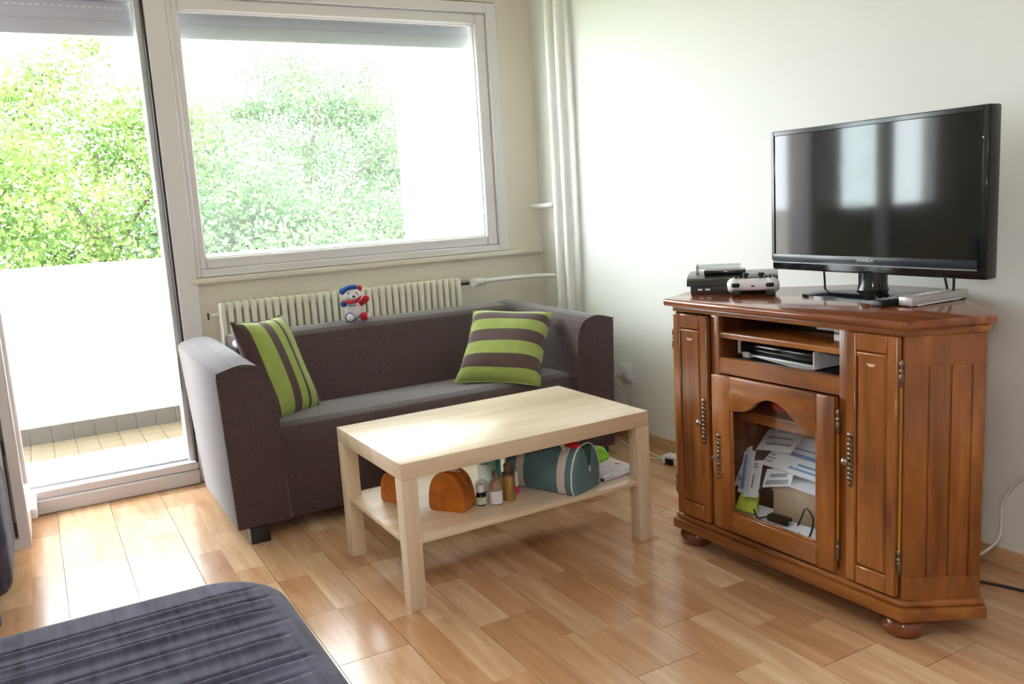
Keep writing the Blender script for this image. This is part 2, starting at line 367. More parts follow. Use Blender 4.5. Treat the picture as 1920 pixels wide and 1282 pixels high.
for k in range(0, 32):
    x = XS+SW*k
    if x > RX-0.01: break
    right = k % 2 == 1; bx = XS+SW*(k-1 if right else k)
    pr = random.Random(k*7+3); br = random.Random(k//2+50)
    j0 = br.uniform(0.2, 1.3)
    for kx, ky in known.items():
        if abs(kx-bx) < 0.01: j0 = ky
    while j0 > 0.0: j0 -= 1.20
    y = j0; yend = WY-0.015
    while y < yend:
        board_end = y+1.20; cuts = [y]
        c = y+pr.choice((0.16, 0.24, 0.32, 0.40))
        while c < board_end-0.12: cuts.append(c); c += pr.choice((0.30, 0.38, 0.46, 0.40))
        cuts.append(board_end)
        for a, b in zip(cuts, cuts[1:]):
            e = min(b, yend)
            if e <= a+0.01: continue
            vis = (x > -0.32 and e > 0.9 and not (x < 0.3 and e < 1.8) and not (0.65 < x < 2.15 and a > 3.35) and not (x > 1.95 and a < 0.9) and not (x > 2.0 and 1.3 < a < 2.2))
            if vis: plank(x, a, e, right, e == board_end)
            else: add_box(far_bm, x+0.0003, min(x+SW, RX)-0.0003, max(a, YB), e-0.0006, -0.006, 0.0)
        y = board_end
xx = XL
while xx < XS-0.01:
    add_box(far_bm, xx, min(xx+SW, XS)-0.0006, YB, WY-0.015, -0.006, 0.0); xx += SW
add_box(far_bm, XS, RX, YB, -1.2, -0.006, 0.0)
fb = finish('plank_field', far_bm, 'plank', fl); fb['kind'] = 'stuff'

struct(box('wall_right', 'wall', (RX, RX+0.15, YB, WY+0.2, 0, CEIL), bevel=0), 'plain off-white wall behind the television')
struct(box('baseboard_right', 'skirting', (RX-0.014, RX, YB, WY, 0, 0.055), bevel=0.002), 'low pale wooden skirting along the television wall')
struct(box('wall_left', 'wall', (XL-0.15, XL, YB, WY+0.2, 0, CEIL), bevel=0))
struct(box('wall_rear', 'wall', (XL-0.15, RX+0.15, YB-0.15, YB, 0, CEIL), bevel=0))
struct(box('ceiling', 'ceiling', (XL-0.15, RX+0.15, YB-0.15, WY+0.2, CEIL, CEIL+0.1), bevel=0))
# window wall: apron below the window, strip beside it, lintel above, piers left of the door
struct(boxes('wall_window', 'wall_cream', [
    (0.645, RX, WY, WY+0.16, 0, 0.915), (2.235, RX, WY, WY+0.16, 0.915, 2.17), (-0.30, RX, WY, WY+0.16, 2.17, CEIL),
    (-0.42, -0.20, WY, WY+0.16, 0, CEIL), (XL, -0.42, WY, WY+0.16, 0, 0.90), (XL, -0.42, WY, WY+0.16, 2.17, CEIL), (XL, -1.55, WY, WY+0.16, 0.90, 2.17)]),
    'cream wall around the window and balcony door')

# window_1: fixed frame, sash, pane, sill
def frame_rect(name, mat, x0, x1, z0, z1, wl, wr, wb, wt, y0, y1, parent, bevel=0.004):
    return boxes(name, mat, [(x0, x0+wl, y0, y1, z0, z1), (x1-wr, x1, y0, y1, z0, z1), (x0+wl, x1-wr, y0, y1, z0, z0+wb), (x0+wl, x1-wr, y0, y1, z1-wt, z1)], parent, bevel)
w1 = struct(empty('window_1', (1.42, WY, 0.9)), 'large white framed window above the sofa'); 
def at(o, parent):   # world-built mesh put under an empty without moving it
    o.parent = parent; o.matrix_parent_inverse = Matrix.Translation(parent.location).inverted(); return o
at(frame_rect('window_frame', 'pvc', 0.645, 2.232, 0.916, 2.158, 0.02, 0.060, 0.034, 0.050, WY-0.030, WY+0.09, None), w1)
at(frame_rect('sash', 'pvc', 0.665, 2.172, 0.950, 2.108, 0.030, 0.060, 0.048, 0.052, WY-0.012, WY+0.06, None, 0.006), w1)
at(box('pane', 'glass_win', (0.690, 2.116, WY+0.030, WY+0.036, 0.994, 2.060), None, 0), w1)
at(frame_rect('glazing_bead', 'pvc', 0.690, 2.116, 0.994, 2.060, 0.010, 0.010, 0.010, 0.010, WY+0.010, WY+0.030, None, 0.002), w1)
at(box('window_sill', 'sill', (0.612, RX-0.02, WY-0.045, WY, 0.890, 0.914), None, 0.004), w1)
at(boxes('handle_catch', 'white_plastic', [(2.108, 2.122, WY-0.02, WY+0.012, 1.115, 1.135)], None, 0.002), w1)
# window_2 further left (only mirrored in the screen)
w2 = struct(empty('window_2', (-1.0, WY, 0.9)), 'second white framed window left of the balcony door')
at(frame_rect('window_frame', 'pvc', -1.55, -0.42, 0.90, 2.17, 0.09, 0.09, 0.09, 0.09, WY-0.02, WY+0.08, None), w2)
at(box('pane', 'glass_win', (-1.46, -0.51, WY+0.030, WY+0.036, 0.99, 2.08), None, 0), w2)
# door_1: jambs, threshold, open leaf
d1 = struct(empty('door_1', (0.2, WY, 0)), 'white balcony door standing open into the room')
at(boxes('door_frame', 'pvc', [(0.556, 0.645, WY-0.040, WY+0.10, 0.0, 2.17), (-0.20, -0.145, WY-0.02, WY+0.10, 0.0, 2.17), (-0.145, 0.556, WY-0.03, WY+0.10, 2.10, 2.17)], None, 0.006), d1)
at(box('reveal', 'pvc_in', (0.524, 0.548, WY+0.0, WY+0.10, 0.10, 2.10), None, 0.003), d1)
at(box('seal', 'seal', (0.5475, 0.5565, WY-0.036, WY+0.06, 0.06, 2.12), None, 0.001), d1)
at(boxes('threshold', 'pvc', [(-0.145, 0.556, WY-0.055, WY+0.0, 0.0, 0.062), (-0.145, 0.556, WY-0.040, WY+0.02, 0.062, 0.098)], None, 0.005), d1)
at(box('threshold_rail', 'shutter', (-0.145, 0.524, WY+0.02, WY+0.095, 0.0, 0.108), None, 0.004), d1)
at(box('lock_plate', 'steel_lock', (0.526, 0.5295, WY-0.004, WY+0.0, 0.42, 0.58), None, 0.001), d1)
LX0, LX1, LY0, LY1 = -0.176, -0.112, 3.335, 3.985
leaf = at(boxes('door_leaf', 'pvc', [(LX0, LX1, LY0, LY0+0.085, 0.075, 2.11), (LX0, LX1, LY1-0.085, LY1, 0.075, 2.11), (LX0, LX1, LY0+0.085, LY1-0.085, 0.075, 0.165), (LX0, LX1, LY0+0.085, LY1-0.085, 2.03, 2.11)], None, 0.006), d1)
at(box('leaf_pane', 'glass_win', (-0.148, -0.140, LY0+0.085, LY1-0.085, 0.165, 2.03), None, 0), d1)
at(box('lock_strip', 'steel_lock', (-0.158, -0.146, LY0-0.003, LY0, 0.12, 2.0), None, 0.001), d1)
for zc in (0.13, 0.42, 0.62, 1.02): at(boxes('lock_bolt', 'seal', [(-0.156, -0.148, LY0-0.007, LY0-0.003, zc, zc+0.05)], None, 0.001), d1)
at(box('weather_bar', 'pvc', (LX1-0.002, LX1+0.022, LY0+0.35, LY1-0.02, 0.075, 0.115), None, 0.006), d1)

# rolled-down ends of the roller shutters outside the glass
def roller(x0, x1, label):
    r = empty('roller_shutter', ((x0+x1)/2, WY+0.12, 1.95))
    zz = 1.957
    at(box('bottom_bar', 'shutter', (x0, x1, WY+0.105, WY+0.125, zz, zz+0.062), None, 0.004), r)
    for k in range(4):
        a = zz+0.064+k*0.040
        o = at(box('slat', 'shutter', (x0, x1, WY+0.108, WY+0.122, a-0.003, a+0.0405), None, 0.004), r)
    at(box('slat_core', 'shutter', (x0, x1, WY+0.116, WY+0.120, zz+0.02, zz+0.24), None, 0), r)
    holes = []
    n = int((x1-x0)/0.028)
    for k in range(n): holes.append((x0+0.01+k*0.028, x0+0.024+k*0.028, WY+0.1045, WY+0.106, zz+0.112, zz+0.117))
    at(boxes('light_slots', 'white_print', holes, None), r)
    return tag(r, label, 'shutter', 'roller shutters over the panes')
roller(0.66, 2.14, 'pale grey roller shutter hanging over the top of the wide window')
roller(-0.15, 0.53, 'pale grey roller shutter hanging over the open balcony doorway')

# balcony
bf = struct(box('balcony_floor', 'grout', (-2.4, 2.25, WY+0.16, 5.32, -0.10, -0.004), bevel=0), 'beige tiled balcony floor')
tm = None
for i in range(-4, 12):
    for j in range(10):
        xa, ya = i*0.11, WY+0.17+j*0.114
        if tm is None:
            tm = box('tile', 'tile_beige', (0, 0.107, 0, 0.111, -0.006, 0.002), bf, 0.0008, 1); o = tm
        else: o = tm.copy(); COL.objects.link(o)
        o.location = (xa, ya, 0)
pw = struct(box('balcony_parapet', 'balcony_wall', (-2.4, 2.35, 5.325, 5.47, -0.3, 0.962), bevel=0.004), 'solid white balcony parapet')
st = None
for i in range(-6, 19):
    if st is None: st = box('skirting_tile', 'tile_grey', (0, 0.104, 5.312, 5.326, 0, 0.096), pw, 0.001, 1); o = st
    else: o = st.copy(); COL.objects.link(o)
    o.location = (i*0.108, 0, 0)
struct(box('balcony_side_wall', 'balcony_wall', (2.25, 2.40, WY+0.16, 5.47, -0.3, 2.6), bevel=0.003), 'white partition wall at the right end of the balcony')
struct(box('balcony_slab', 'balcony_wall', (-2.4, 2.40, WY+0.16, 5.47, 2.60, 2.75), bevel=0.003))

# ground and trees beyond
struct(box('ground', 'lawn', (-60, 60, 5.6, 90, -9.3, -9.0), bevel=0))
def tree(loc, crown, n, seed, mat, label, holes=0.0):
    g = np.random.default_rng(seed)
    t = empty('tree', loc)
    cx, cy, cz, rx, ry, rz = crown
    tube('trunk', 'bark', [(0, 0, 0), (0.1, 0.05, 2.5), (-0.05, 0.1, cz*0.6), (cx*0.6, cy*0.6, cz+rz*0.4)], (0.24, 0.05), t, 8)
    bm = bmesh.new()
    for k in range(9):
        a = g.uniform(0, 6.28); h = cz-rz*0.7+g.uniform(0, rz*1.1)
        add_tube(bm, [(0, 0.1, h-0.8), (cx+rx*0.35*math.cos(a), cy+ry*0.35*math.sin(a), h+0.2), (cx+rx*0.8*math.cos(a), cy+ry*0.8*math.sin(a), h+0.9)], (0.07, 0.015), 5, 4)
    finish('branches', bm, 'bark', t)
    nc = 130
    d = g.normal(size=(nc, 3)); d /= np.linalg.norm(d, axis=1)[:, None]
    rad = g.uniform(0.35, 1.0, (nc, 1))**0.5
    cl = d*rad*np.array([rx, ry, rz])+np.array([cx, cy, cz])
    idx = g.integers(0, nc, n); sz = g.uniform(0.18, 0.42, nc)
    p = cl[idx]+g.normal(size=(n, 3))*sz[idx][:, None]*np.array([1, 1, 0.62])
    nrm = g.normal(size=(n, 3)); nrm[:, 2] += 0.6; nrm /= np.linalg.norm(nrm, axis=1)[:, None]
    a = np.cross(nrm, g.normal(size=(n, 3))); a /= np.linalg.norm(a, axis=1)[:, None]; b = np.cross(nrm, a)
    L = g.uniform(0.030, 0.055, (n, 1)); W = L*0.55
    V = np.stack([p-a*L, p-b*W+a*L*0.1, p+a*L, p+b*W+a*L*0.1], axis=1).reshape(-1, 3)
    me = bpy.data.meshes.new('crown'); F = np.arange(4*n).reshape(-1, 4)
    me.from_pydata(V.tolist(), [], F.tolist()); me.materials.append(M[mat])
    o = bpy.data.objects.new('crown', me); COL.objects.link(o); o.parent = t; o['kind'] = 'stuff'
    return tag(t, label, 'tree', 'trees beyond the balcony')
tree((-0.6, 12.0, -9), (0, 0, 9.2, 2.0, 1.6, 2.3), 34000, 1, 'leaf_a', 'nearest bright green leafy tree seen through the open balcony door')
tree((1.1, 14.5, -9), (0, 0, 10.2, 1.8, 1.8, 2.6), 26000, 2, 'leaf_a', 'looser leafy tree seen just left of the door jamb')
tree((4.6, 15.5, -9), (0, 0, 10.3, 2.6, 2.2, 2.7), 60000, 3, 'leaf_b', 'tall rounded leafy tree seen through the middle of the window')
tree((2.8, 12.6, -9), (0, 0, 8.8, 1.7, 1.5, 2.2), 34000, 4, 'leaf_b', 'lower leafy tree seen at the left of the window')
tree((5.4, 13.0, -9), (0, 0, 8.6, 1.7, 1.5, 1.9), 34000, 5, 'leaf_b', 'lower leafy tree seen beside the balcony partition wall')

# radiator
rd = empty('radiator', (1.31, WY-0.06, 0.2))
NF = 35; fx0, fx1 = 0.712, 1.905
pitch = (fx1-fx0)/NF
bm = bmesh.new()
add_box(bm, 0, pitch*0.74, -0.042, -0.008, 0.02, 0.602); add_box(bm, 0, pitch*0.74, 0.004, 0.038, 0.02, 0.602)
bev(bm, 0.009, 3); t = bmesh.new(); add_box(t, 0.004, pitch*0.74-0.004, -0.03, 0.03, 0.555, 0.585); merge(bm, t)
f0 = finish('fin', bm, 'radiator', rd); f0.location = (fx0-1.31, 0, 0)
for k in range(1, NF):
    f = f0.copy(); COL.objects.link(f); f.parent = rd; f.location = (fx0-1.31+k*pitch, 0, 0)
tube('header_pipe', 'radiator', [(fx0-1.31, 0, 0.57), (fx1-1.31, 0, 0.57)], 0.014, rd, 10, 1)
tube('footer_pipe', 'radiator', [(fx0-1.31, 0, 0.05), (fx1-1.31, 0, 0.05)], 0.014, rd, 10, 1)
tube('bracket', 'radiator', [(fx0-1.31-0.03, 0, 0.55), (fx0-1.31, 0, 0.55)], 0.006, rd, 8, 1)
tube('air_vent', 'seal', [(fx0-1.31-0.045, 0, 0.53), (fx0-1.31-0.045, 0, 0.56)], 0.004, rd, 8, 1)
tube('valve_body', 'chrome', [(fx1-1.31-0.01, -0.01, 0.575), (fx1-1.31+0.045, -0.02, 0.575)], 0.015, rd, 12, 1)
bm = bmesh.new(); add_tube(bm, [(fx1-1.31+0.05, -0.06, 0.575), (fx1-1.31+0.075, -0.05, 0.572), (fx1-1.31+0.12, -0.04, 0.57)], (0.022, 0.020), 14, 3)
finish('thermostat_head', bm, 'white_plastic', rd)
tag(rd, 'long white column radiator under the window behind the sofa', 'radiator')
# heating pipes
tag(tube('heating_riser', 'pipe', [(2.385, 3.745, 0), (2.385, 3.745, CEIL)], 0.023, None, 16, 1), 'white vertical heating pipe nearest the window corner', 'pipe', 'heating pipes in the corner')
r2 = empty('heating_riser', (2.387, 3.662, 0)); tube('pipe', 'pipe', [(0, 0, 0), (0, 0, CEIL)], 0.021, r2, 16, 1)
tube('sleeve', 'pipe', [(0, 0, 1.60), (0, 0, CEIL)], 0.024, r2, 16, 1)
tag(r2, 'white vertical heating pipe with a sleeve joint, farther from the window', 'pipe', 'heating pipes in the corner')
tag(tube('supply_pipe', 'pipe', [(2.02, 3.90, 0.775), (2.10, 3.885, 0.778), (2.30, 3.85, 0.778), (2.385, 3.80, 0.774)], 0.011, None, 10, 5), 'thin white pipe running from the radiator valve to the corner', 'pipe')
tag(tube('pipe_stub', 'pipe', [(2.385, 3.785, 1.140), (2.392, WY, 1.132)], 0.013, None, 10, 1), 'short white horizontal pipe high in the window corner', 'pipe')

# ================================================================== SOFA
SX0, SX1, SY0 = 0.52, 2.215, 3.072
sofa = empty('sofa', (1.365, 3.45, 0))
def arm(side):
    prof = [(0.014, 0.060), (-0.004, 0.628), (0.012, 0.640), (0.075, 0.654), (0.125, 0.650), (0.158, 0.634), (0.178, 0.604), (0.188, 0.56), (0.200, 0.40), (0.212, 0.060)]
    if side > 0: poly = [(SX1-a, b) for a, b in prof][::-1]
    else: poly = [(SX0+a, b) for a, b in prof]
    bm = bmesh.new(); add_prism(bm, poly, SY0, 3.72, 'y')
    for v in bm.verts:
        if v.co.y > 3.4: v.co.y += 0.20*max(0, v.co.z-0.06)/0.6-0.01; v.co.z += 0.016*(v.co.z > 0.5)
        else: v.co.y += 0.012*(0.65-v.co.z)/0.6*0
    bev(bm, 0.007, 2)
    return at(finish('armrest', bm, 'sofa', None, angle=30), sofa)
arm(-1); arm(1)
bk = [(3.50, 0.09), (3.515, 0.37), (3.60, 0.54), (3.648, 0.630), (3.662, 0.654), (3.690, 0.670), (3.76, 0.676), (3.84, 0.672), (3.875, 0.655), (3.86, 0.60), (3.74, 0.09)]
at(prism('backrest', 'sofa', bk, SX0+0.19, SX1-0.19, None, 0.005, 'x'), sofa)
st = [(3.10, 0.062), (3.085, 0.20), (3.085, 0.345), (3.092, 0.378), (3.112, 0.400), (3.150, 0.412), (3.30, 0.405), (3.54, 0.380), (3.54, 0.062)]
at(prism('seat', 'sofa', st, SX0+0.203, SX1-0.203, None, 0.006, 'x'), sofa)
at(box('base_rail', 'sofa', (SX0+0.02, SX1-0.02, SY0+0.03, 3.70, 0.058, 0.075), None, 0.002), sofa)
for xa in (SX0+0.055, SX1-0.125):
    for ya in (SY0-0.004, 3.62): at(box('leg', 'black_wood', (xa, xa+0.07, ya, ya+0.07, 0, 0.060), None, 0.002), sofa)
at(tube('piping', 'sofa', [(SX0-0.002, SY0+0.001, 0.634), (SX0+0.078, SY0+0.001, 0.655), (SX0+0.13, SY0+0.001, 0.648), (SX0+0.165, SY0+0.001, 0.625), (SX0+0.188, SY0+0.001, 0.56), (SX0+0.201, SY0+0.001, 0.40)], 0.0035, None, 6, 4), sofa)
at(tube('piping', 'sofa', [(SX1+0.002, SY0+0.001, 0.634), (SX1-0.078, SY0+0.001, 0.655), (SX1-0.13, SY0+0.001, 0.648), (SX1-0.165, SY0+0.001, 0.625), (SX1-0.188, SY0+0.001, 0.56), (SX1-0.201, SY0+0.001, 0.40)], 0.0035, None, 6, 4), sofa)
tag(sofa, 'two-seat brown grey fabric sofa with square rounded arms under the window', 'sofa')

def cushion(c, e1, e2, wd, ht, th, mat, label, seed):
    e1 = Vector(e1).normalized(); e2 = Vector(e2); e2 = (e2-e1*e2.dot(e1)).normalized(); e3 = e1.cross(e2)
    g = random.Random(seed); n = 26; bm = bmesh.new()
    sides = {}
    for sgn in (1, -1):
        gr = []
        for j in range(n+1):
            row = []
            for i in range(n+1):
                u, v = -1+2*i/n, -1+2*j/n
                prof = max(0.0, (1-u**4)*(1-v**4))**0.55
                x = u*wd/2*(1-0.07*(1-v*v)*abs(u)**3); y = v*ht/2*(1-0.07*(1-u*u)*abs(v)**3)
                z = sgn*th/2*prof*(0.92+0.08*math.sin(3*u+seed)*math.cos(2.5*v))
                if prof < 1e-6:
                    k = (i, j)
                    if k not in sides: sides[k] = bm.verts.new((x, y, 0))
                    row.append(sides[k])
                else: row.append(bm.verts.new((x, y, z)))
            gr.append(row)
        for j in range(n):
            for i in range(n):
                f = [gr[j][i], gr[j][i+1], gr[j+1][i+1], gr[j+1][i]]
                bm.faces.new(f if sgn > 0 else f[::-1])
    o = finish('cushion', bm, mat, None, angle=100)
    o.matrix_world = Matrix.Translation(c) @ Matrix((e1, e2, e3)).transposed().to_4x4()
    loop = []
    for k in range(80):
        t = k/80*4; q = int(t); u = -1+2*(t-q)
        a, b = [(u, -1), (1, u), (-u, 1), (-1, -u)][q]
        loop.append((a*wd/2*(1-0.07*(1-b*b)*abs(a)**3), b*ht/2*(1-0.07*(1-a*a)*abs(b)**3), 0))
    loop.append(loop[0])
    tube('seam', mat, loop, 0.003, o, 6, 1, True)
    return tag(o, label, 'cushion', 'striped cushions on the sofa')
cushion((1.782, 3.285, 0.540), (0.235, -0.21, -0.015), (0.290, 0.185, 0.255), 0.37, 0.43, 0.13, 'cush_h', 'green and brown cushion with level stripes at the right end of the sofa', 1)
cushion((0.808, 3.385, 0.574), (0.225, 0.185, -0.015), (0.035, 0.205, 0.325), 0.32, 0.425, 0.12, 'cush_v', 'green and brown cushion with upright stripes against the left sofa arm', 2)
tag(ball('folded_scarf', 'plush_white', (0.70, 3.56, 0.665), (0.018, 0.05, 0.018), None), 'small white cloth lying behind the left cushion', 'cloth')

# plush bear on the sofa back
bear = empty('plush_bear', (1.262, 3.755, 0.674), R(-18))
ball('body', 'plush_white', (0, 0.006, 0.052), (0.040, 0.034, 0.052), bear)
hd = ball('head', 'plush_white', (0.0, -0.002, 0.120), (0.043, 0.036, 0.034), bear)
ball('muzzle', 'plush_white', (0.006, -0.034, 0.112), (0.016, 0.012, 0.012), hd); ball('nose', 'black_gloss', (0.008, -0.046, 0.116), (0.006, 0.004, 0.005), hd)
for dx in (-0.014, 0.022): ball('eye', 'black_gloss', (dx, -0.034, 0.130), 0.0035, hd)
bm = bmesh.new()
add_tube(bm, [(-0.04, -0.01, 0.130), (-0.026, -0.022, 0.148), (0.0, -0.024, 0.156), (0.022, -0.018, 0.155)], 0.0105, 10, 5); add_ball(bm, (-0.004, 0.004, 0.148), (0.038, 0.03, 0.014))
finish('cap', bm, 'plush_blue', bear, angle=80)
ball('ear', 'plush_blue', (-0.042, -0.004, 0.138), (0.013, 0.009, 0.014), hd); ball('ear', 'plush_red', (0.036, 0.0, 0.146), (0.013, 0.009, 0.014), hd)
tube('scarf', 'plush_red', [(-0.03, -0.022, 0.092), (0.0, -0.040, 0.090), (0.026, -0.030, 0.094), (0.036, -0.01, 0.112)], 0.007, bear, 8)
ball('arm', 'plush_blue', (-0.040, -0.012, 0.082), (0.014, 0.014, 0.014), bear)
bm = bmesh.new(); add_tube(bm, [(0.036, -0.002, 0.074), (0.052, -0.008, 0.088), (0.062, -0.010, 0.098)], (0.011, 0.015), 10, 5); add_ball(bm, (0.062, -0.010, 0.098), 0.0155); finish('arm', bm, 'plush_red', bear, angle=80)
lg = ball('leg', 'plush_blue', (-0.018, -0.042, 0.022), (0.021, 0.016, 0.022), bear); ball('foot_sole', 'plush_white', (-0.016, -0.052, 0.022), (0.017, 0.009, 0.018), lg)
lg = ball('leg', 'plush_red', (0.048, -0.026, 0.020), (0.019, 0.020, 0.019), bear); ball('foot_sole', 'plush_white', (0.068, -0.034, 0.020), (0.010, 0.013, 0.016), lg)
boxes('chest_print', 'paper_blue', [(-0.018, 0.016, -0.0285, -0.0275, 0.070, 0.076)], bear)
tag(bear, 'small white plush bear with blue cap and red arm on the sofa back', 'soft toy')

# ================================================================== COFFEE TABLE
TX, TY, TA = 0.84707, 2.23181, 0.013262
tb = empty('coffee_table', (TX, TY, 0), TA)
box('tabletop', 'birch', (0, 0.90, 0, 0.55, 0.40, 0.45), tb, 0.002)
for xa in (0, 0.85):
    for ya in (0, 0.50): box('leg', 'birch_v', (xa, xa+0.05, ya, ya+0.05, 0, 0.3995), tb, 0.002)
i, g_, e_ = 0.006, 0.0505, 0.8495
poly = [(g_, i), (e_, i), (e_, g_), (0.90-i, g_), (0.90-i, 0.4995), (e_, 0.4995), (e_, 0.55-i), (g_, 0.55-i), (g_, 0.4995), (i, 0.4995), (i, g_), (g_, g_)]
prism('shelf', 'birch', poly, 0.198, 0.213, tb, 0.0015)
tag(tb, 'pale birch coffee table with a lower shelf in front of the sofa', 'table')
SZ = 0.213

def dome_bag(loc, rz, wd, th, ht, label, zipped=True):
    e = empty('pouch', loc, rz)
    prof = [(-wd/2*0.97, 0.004), (-wd/2*1.03, ht*0.16)]
    for k in range(1, 16):
        a = math.pi*k/16; c_ = -math.cos(a)
        prof.append((wd/2*abs(c_)**0.85*(1 if c_ > 0 else -1)*1.02, ht*0.18+ht*0.82*math.sin(a)**0.85))
    prof += [(wd/2*1.03, ht*0.16), (wd/2*0.97, 0.004), (wd/2*0.9, 0), (-wd/2*0.9, 0)]
    bm = bmesh.new(); add_prism(bm, prof, -th/2, th/2, 'y'); bev(bm, min(0.012, th*0.2), 3); finish('body', bm, 'orange', e, angle=50)
    edge = [(a*0.985, -th/2*0.92, b) for a, b in prof[:19]]; tube('welt', 'orange', edge, 0.003, e, 6, 3)
    edge = [(a*0.985, th/2*0.92, b) for a, b in prof[:19]]; tube('welt', 'orange', edge, 0.003, e, 6, 3)
    if zipped:
        tube('zip', 'gold', [(a*1.0, 0, b+0.001) for a, b in prof[3:16]], 0.004, e, 6, 3)
        boxes('zip_pull', 'silver', [(wd*0.16, wd*0.30, -0.006, 0.006, ht*0.99, ht*1.03)], e, 0.001)
        boxes('white_tag', 'paper', [(wd*0.02, wd*0.2, -0.012, 0.010, ht*1.0, ht*1.035)], e, 0.001)
    return tag(e, label, 'pouch')
dome_bag((1.083, 2.415, SZ), R(-55), 0.125, 0.072, 0.125, 'shiny orange zipped pouch on the table shelf')
dome_bag((0.962, 2.605, SZ), R(-60), 0.07, 0.05, 0.10, 'small orange pouch behind the front table leg', False)

def bottle(loc, label, parts, name='bottle'):
    e = empty(name, loc)
    for nm, mt, prof in parts: lathe(nm, mt, prof, e, 16)
    return tag(e, label, 'bottle', 'toiletries on the table shelf')
bottle((1.171, 2.384, SZ), 'tiny bottle with white cap and pale green label on the table shelf', [
    ('body', 'black_gloss', [(0.0165, 0), (0.0175, 0.002), (0.0175, 0.030), (0.014, 0.036), (0.0155, 0.037), (0.0155, 0.043), (0.012, 0.044)]),
    ('paper_label', 'label_green', [(0.0179, 0.005), (0.0179, 0.029)]), ('cap', 'white_plastic', [(0.0125, 0.043), (0.0125, 0.066), (0.0105, 0.068)])])
bottle((1.215, 2.362, SZ), 'clear spray bottle with white label on the table shelf', [
    ('body', 'clear_thing', [(0.019, 0), (0.021, 0.002), (0.021, 0.072), (0.018, 0.082), (0.010, 0.088), (0.009, 0.092)]),
    ('liquid', 'amber', [(0.017, 0.048), (0.017, 0.070), (0.010, 0.080)]),
    ('paper_label', 'paper', [(0.0214, 0.004), (0.0214, 0.046)]), ('cap', 'smoke_cap', [(0.009, 0.090), (0.010, 0.092), (0.010, 0.108), (0.008, 0.110)])])
bottle((1.265, 2.366, SZ), 'gold cylindrical bottle with a smoky cap on the table shelf', [
    ('body', 'gold', [(0.019, 0), (0.021, 0.003), (0.021, 0.082), (0.019, 0.086)]), ('collar', 'smoke_cap', [(0.0212, 0.084), (0.0212, 0.092), (0.014, 0.093)]),
    ('cap', 'smoke_cap', [(0.0145, 0.092), (0.0145, 0.120), (0.012, 0.122)])])
bottle((1.318, 2.412, SZ), 'slim clear bottle with magenta base beside the teal bag', [
    ('body', 'white_plastic', [(0.008, 0.024), (0.0085, 0.026), (0.0085, 0.070), (0.006, 0.074)]), ('cap', 'magenta', [(0.010, 0), (0.011, 0.001), (0.011, 0.022), (0.009, 0.024)])])
bottle((1.345, 2.625, SZ), 'tall teal bottle at the back of the table shelf', [
    ('body', 'teal_liquid', [(0.026, 0), (0.028, 0.002), (0.028, 0.125), (0.018, 0.137)]), ('cap', 'black_matt', [(0.014, 0.136), (0.014, 0.160)])])
bottle((1.272, 2.53, SZ), 'clear jar with pale turquoise lid at the back of the table shelf', [
    ('body', 'clear_thing', [(0.028, 0), (0.032, 0.003), (0.032, 0.080), (0.026, 0.086)]), ('lid', 'teal_pale', [(0.030, 0.085), (0.031, 0.087), (0.031, 0.112), (0.028, 0.114)])], 'jar')
tag(ball('clear_plastic_cap', 'clear_thing', (1.215, 2.463, SZ+0.028), (0.026, 0.024, 0.028)), 'rounded clear plastic cap between pouch and spray bottle', 'cap')

# duffel bag
bag = empty('duffel_bag', (1.458, 2.412, SZ), R(22))
def bag_section(y, k=1.0):
    pts = [(-0.072, 0.004), (-0.080, 0.03), (-0.078, 0.075), (-0.062, 0.120), (-0.036, 0.148), (0.0, 0.156), (0.036, 0.150), (0.064, 0.122), (0.080, 0.078), (0.082, 0.03), (0.074, 0.004), (0.0, 0.0)]
    return [(x*k, y, 0.0+z*(0.90+0.10*k)) for x, z in pts]
def loft(name, mat, secs, parent, cap=True, ang=60):
    bm = bmesh.new(); rings = [[bm.verts.new(c) for c in sc] for sc in secs]; n = len(rings[0])
    for a, b in zip(rings, rings[1:]):
        for k in range(n): bm.faces.new((a[k], a[(k+1) % n], b[(k+1) % n], b[k]))
    if cap: bm.faces.new(rings[0][::-1]); bm.faces.new(rings[-1])
    return finish(name, bm, mat, parent, angle=ang)
ys = [-0.145, -0.135, -0.10, -0.05, 0, 0.05, 0.10, 0.135, 0.145]
loft('body', 'teal_bag', [bag_section(y, k) for y, k in zip(ys, (0.90, 1.0, 1.0, 1.02, 1.02, 1.01, 1.0, 1.0, 0.9))], bag)
for ya in (-0.095, 0.075):
    for d in (0,): loft('strap', 'strap', [[(x*1.035, y, z*1.02) for x, y, z in bag_section(ya+dd)] for dd in (-0.016, 0.016)], bag, False)
for ya in (-0.137, 0.137): tube('end_piping', 'piping', [(x*1.01, ya, z*1.01+0.0005) for x, _, z in bag_section(0)]+[(-0.0727, ya, 0.004)], 0.003, bag, 6, 3)
prism('open_zip', 'zip_dark', [(-0.020, 0.156), (0.020, 0.156), (0.016, 0.115), (0.010, 0.085), (0.002, 0.115)], -0.152, -0.139, bag, 0.001, 'y')
ball('red_lining', 'red', (-0.02, -0.11, 0.155), (0.018, 0.03, 0.012), bag)
tube('handle', 'strap', [(-0.05, -0.095, 0.138), (-0.04, -0.06, 0.168), (-0.04, 0.04, 0.168), (-0.05, 0.075, 0.138)], 0.006, bag, 8, 5)
boxes('zip_pull', 'silver', [(0.006, 0.013, -0.152, -0.147, 0.064, 0.084)], bag, 0.001)
tag(bag, 'teal canvas duffel bag with pale straps on the table shelf', 'bag')

